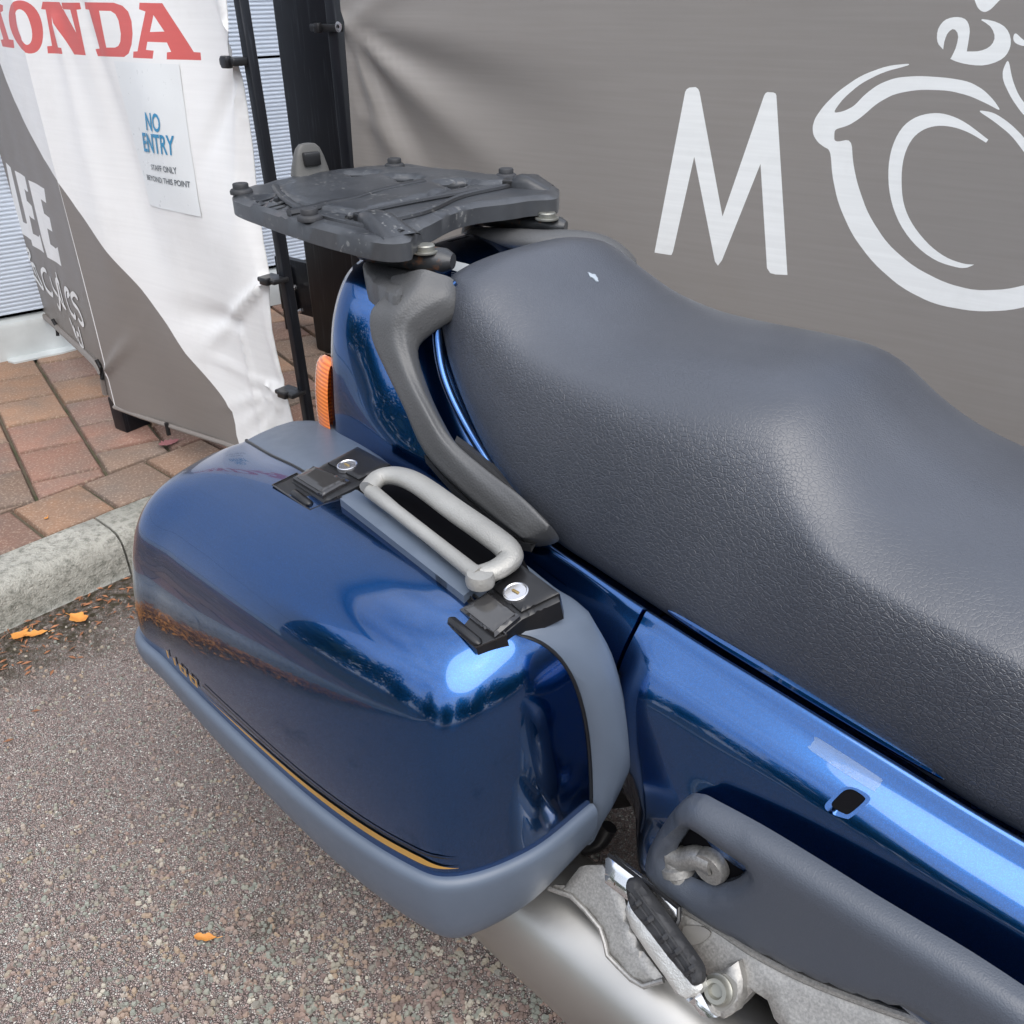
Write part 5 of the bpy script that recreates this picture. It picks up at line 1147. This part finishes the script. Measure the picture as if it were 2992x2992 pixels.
for x, hw, zt_ in ((.98, .13, .80), (1.05, .17, .90), (1.15, .19, .98), (1.3, .20, 1.0), (1.42, .16, .98), (1.48, .08, .9)):
    rows.append([(x, hw*math.copysign(abs(math.cos(a))**.7, math.cos(a)), .62+(zt_-.62)*(math.copysign(abs(math.sin(a))**.8, math.sin(a)) if math.sin(a) > 0 else math.sin(a)*.5)) for a in np.linspace(0, 2*math.pi, 32)[:-1]])
mb = MB(); closed_loft(mb, rows); B(mb, 'fuel_tank', PAINT, smooth=60)

# ================================================================== leaves and litter
LEAFM = NT('autumn_leaf'); n_ = LEAFM.noise(60, 4); LEAFM.set(Base_Color=LEAFM.mix(n_, (.42, .13, .025), (.68, .33, .07)), Roughness=.6); LEAFM = LEAFM.m
LEAFB = plain('brown_leaf', (.26, .11, .05), .7, var=.4)
def leaf_mesh(L_, W_, lobes=0, curl=.3, seed=1):
    rnd = random.Random(seed); V_ = []; F_ = []; n = 12
    for i in range(n+1):
        t = i/n; w2 = W_*math.sin(math.pi*t**.8)**.8*(1+.25*math.sin(t*lobes*2*math.pi) if lobes else 1)+.0004
        for s_ in (-1, -.5, 0, .5, 1):
            V_.append(AX((L_*(t-.5), s_*w2*rnd.uniform(.9, 1.1), curl*L_*((t-.5)**2)*1.2+abs(s_)*w2*.35+rnd.uniform(0, .0008))))
    for i in range(n):
        for j in range(4): a = i*5+j; F_.append((a, a+1, a+6, a+5))
    return V_, F_
def leaf(name, px, z, rot, L_, W_, lobes, mat, label, seed, group='fallen autumn leaves'):
    V_, F_ = leaf_mesh(L_, W_, lobes, .35, seed); p = atz(*px, z)
    mb = MB(); mb.add(V_, F_); mb.tube([AX((L_*.5, 0, .002)), AX((L_*.75, .002, .004))], .0006, 4)
    ob = mb.build(name, mat, None, 60); ob.location = [float(c) for c in p]; ob.rotation_euler = (0, 0, rot); tag(ob, label, 'leaf', group)
leaf('fallen_leaf', (148, 1168), .004, R(150), .052, .016, 2, LEAFM, 'bright orange leaf alone on the asphalt below the kerb', 1)
leaf('fallen_leaf', (40, 1199), .004, R(70), .040, .013, 1, LEAFM, 'upright orange leaf leftmost by the kerb', 2)
leaf('fallen_leaf', (68, 1197), .004, R(15), .050, .010, 3, LEAFM, 'long thin orange leaf touching the leftmost leaf by the kerb', 3)
leaf('fallen_leaf', (388, 1770), .004, R(-5), .034, .006, 2, LEAFM, 'small narrow orange leaf on open gravelly asphalt below the side case', 4)
leaf('maple_leaf', (320, 838), .102, R(40), .06, .018, 5, plain('purple_leaf', (.30, .12, .12), .6, var=.3), 'purplish pointed leaf on the paving beneath the brown banner', 5)
leaf('fallen_leaf', (88, 1000-22), .102, R(80), .012, .004, 1, LEAFM, 'tiny tan leaf scrap in a paving joint', 6)
# reflected drift of leaves along the kerb foot, out of frame to the left
rnd = random.Random(5); mb = MB()
for i in range(2600):
    a = rnd.uniform(-1.6, .33); c_ = 1.89-abs(rnd.gauss(0, .055))-.01; q = kf(a, c_); L_ = rnd.uniform(.018, .05); W_ = L_*rnd.uniform(.18, .35); th = rnd.uniform(0, 6.28); zz_ = .006+rnd.random()*.03*max(0, 1-(1.88-c_)/.12)
    d = AX((math.cos(th), math.sin(th), rnd.uniform(-.5, .5))); e = AX((-math.sin(th), math.cos(th), rnd.uniform(-.5, .5))); c3 = AX((q[0], q[1], zz_))
    mb.add([c3-d*L_/2, c3+e*W_/2+AX((0, 0, .004)), c3+d*L_/2, c3-e*W_/2], [(0, 1, 2, 3)], rnd.choice((0, 0, 1)))
ob = mb.build('leaf_drift', [LEAFM, LEAFB], None, 0); tag(ob, 'drift of orange and brown leaves along the kerb foot', 'leaves', kind='stuff')
# small debris near the gutter
mb = MB()
for i in range(520):
    a = rnd.uniform(.2, 1.4); c_ = 1.895-abs(rnd.gauss(0, .10)); q = kf(a, c_); L_ = rnd.uniform(.003, .012); th = rnd.uniform(0, 6.28); d = AX((math.cos(th), math.sin(th), 0)); e = AX((-d[1], d[0], 0)); c3 = AX((q[0], q[1], .003))
    mb.add([c3-d*L_, c3+e*L_*.25+AX((0, 0, .002)), c3+d*L_, c3-e*L_*.25], [(0, 1, 2, 3)])
ob = mb.build('gutter_debris', LEAFB, None, 0); tag(ob, 'small dark leaf debris lying along the gutter', 'debris', kind='stuff')
# loose chippings
CHIP = NT('stone_chipping'); at = CHIP.n('ObjectInfo'); vv_ = CHIP.vor(60); s_ = CHIP.n('SeparateColor'); CHIP.l(vv_.outputs['Color'], s_.inputs[0])
CHIP.set(Base_Color=CHIP.ramp(s_.outputs[0], [(0, (0.170, 0.124, 0.109)), (.25, (0.272, 0.207, 0.172)), (.4, (0.187, 0.191, 0.164)), (.55, (0.246, 0.257, 0.218)), (.7, (0.306, 0.232, 0.164)), (.85, (0.255, 0.183, 0.156)), (1., (0.425, 0.398, 0.328))]), Roughness=.85); CHIP = CHIP.m
mb = MB(); cnt = 0
while cnt < 5200:
    u, v = rnd.uniform(-40, 1150), rnd.uniform(1150, 1990)
    p = atz(u, v, 0)
    if p[:2]@kn > 1.86 or rnd.random() > .25+.75*max(0, (v-1400)/590)*(u/1150+.2): continue
    r_ = rnd.uniform(.0022, .0050)+.0028*rnd.random()**2*max(0, (v-1500)/480); n = 7; t0 = rnd.uniform(0, 6.28); ax1 = rnd.uniform(.6, 1.)
    lo = [p+AX((math.cos(t0+k*2*math.pi/n)*r_*rnd.uniform(.8, 1.1), math.sin(t0+k*2*math.pi/n)*r_*ax1*rnd.uniform(.8, 1.1), -.001)) for k in range(n)]
    hi = [lerp(q, p, .35)+AX((0, 0, r_*rnd.uniform(.5, .8)+.001)) for q in lo]
    mb.add(lo+hi, [(k, (k+1) % n, n+(k+1) % n, n+k) for k in range(n)]+[tuple(range(n, 2*n))]); cnt += 1
ob = mb.build('loose_chippings', CHIP, None, 30); tag(ob, 'loose pinkish grey stone chippings lying on the asphalt', 'gravel', kind='stuff')
# trees far behind the photographer, seen only as reflections in the paint
FOL = plain('tree_foliage', (.05, .09, .03), .8, var=.4); mb = MB()
V_, F_ = [], []
for i in range(34):
    th = R(rnd.uniform(175, 345)); dist = rnd.uniform(13, 22); cx0, cy0 = dist*math.cos(th), dist*math.sin(th); hgt = rnd.uniform(3.5, 7.5); rr_ = rnd.uniform(1.6, 3.)
    for k in range(520):
        v_ = AX((rnd.gauss(0, 1), rnd.gauss(0, 1), rnd.gauss(0, 1))); v_ /= np.linalg.norm(v_); v_ = v_*rnd.uniform(.55, 1.)
        p = AX((cx0, cy0, hgt*.55))+v_*AX((rr_, rr_, hgt*.5)); d = AX((rnd.gauss(0, 1), rnd.gauss(0, 1), rnd.gauss(0, 1))); d *= .32/np.linalg.norm(d); e = np.cross(d, v_)*.8
        o_ = len(V_); V_ += [p-d, p+e, p+d, p-e]; F_.append((o_, o_+1, o_+2, o_+3))
ob = link('distant_treeline', V_, F_, FOL, None, 0); tag(ob, 'dark treeline far behind the viewer, mirrored in the paint', 'trees', kind='stuff')
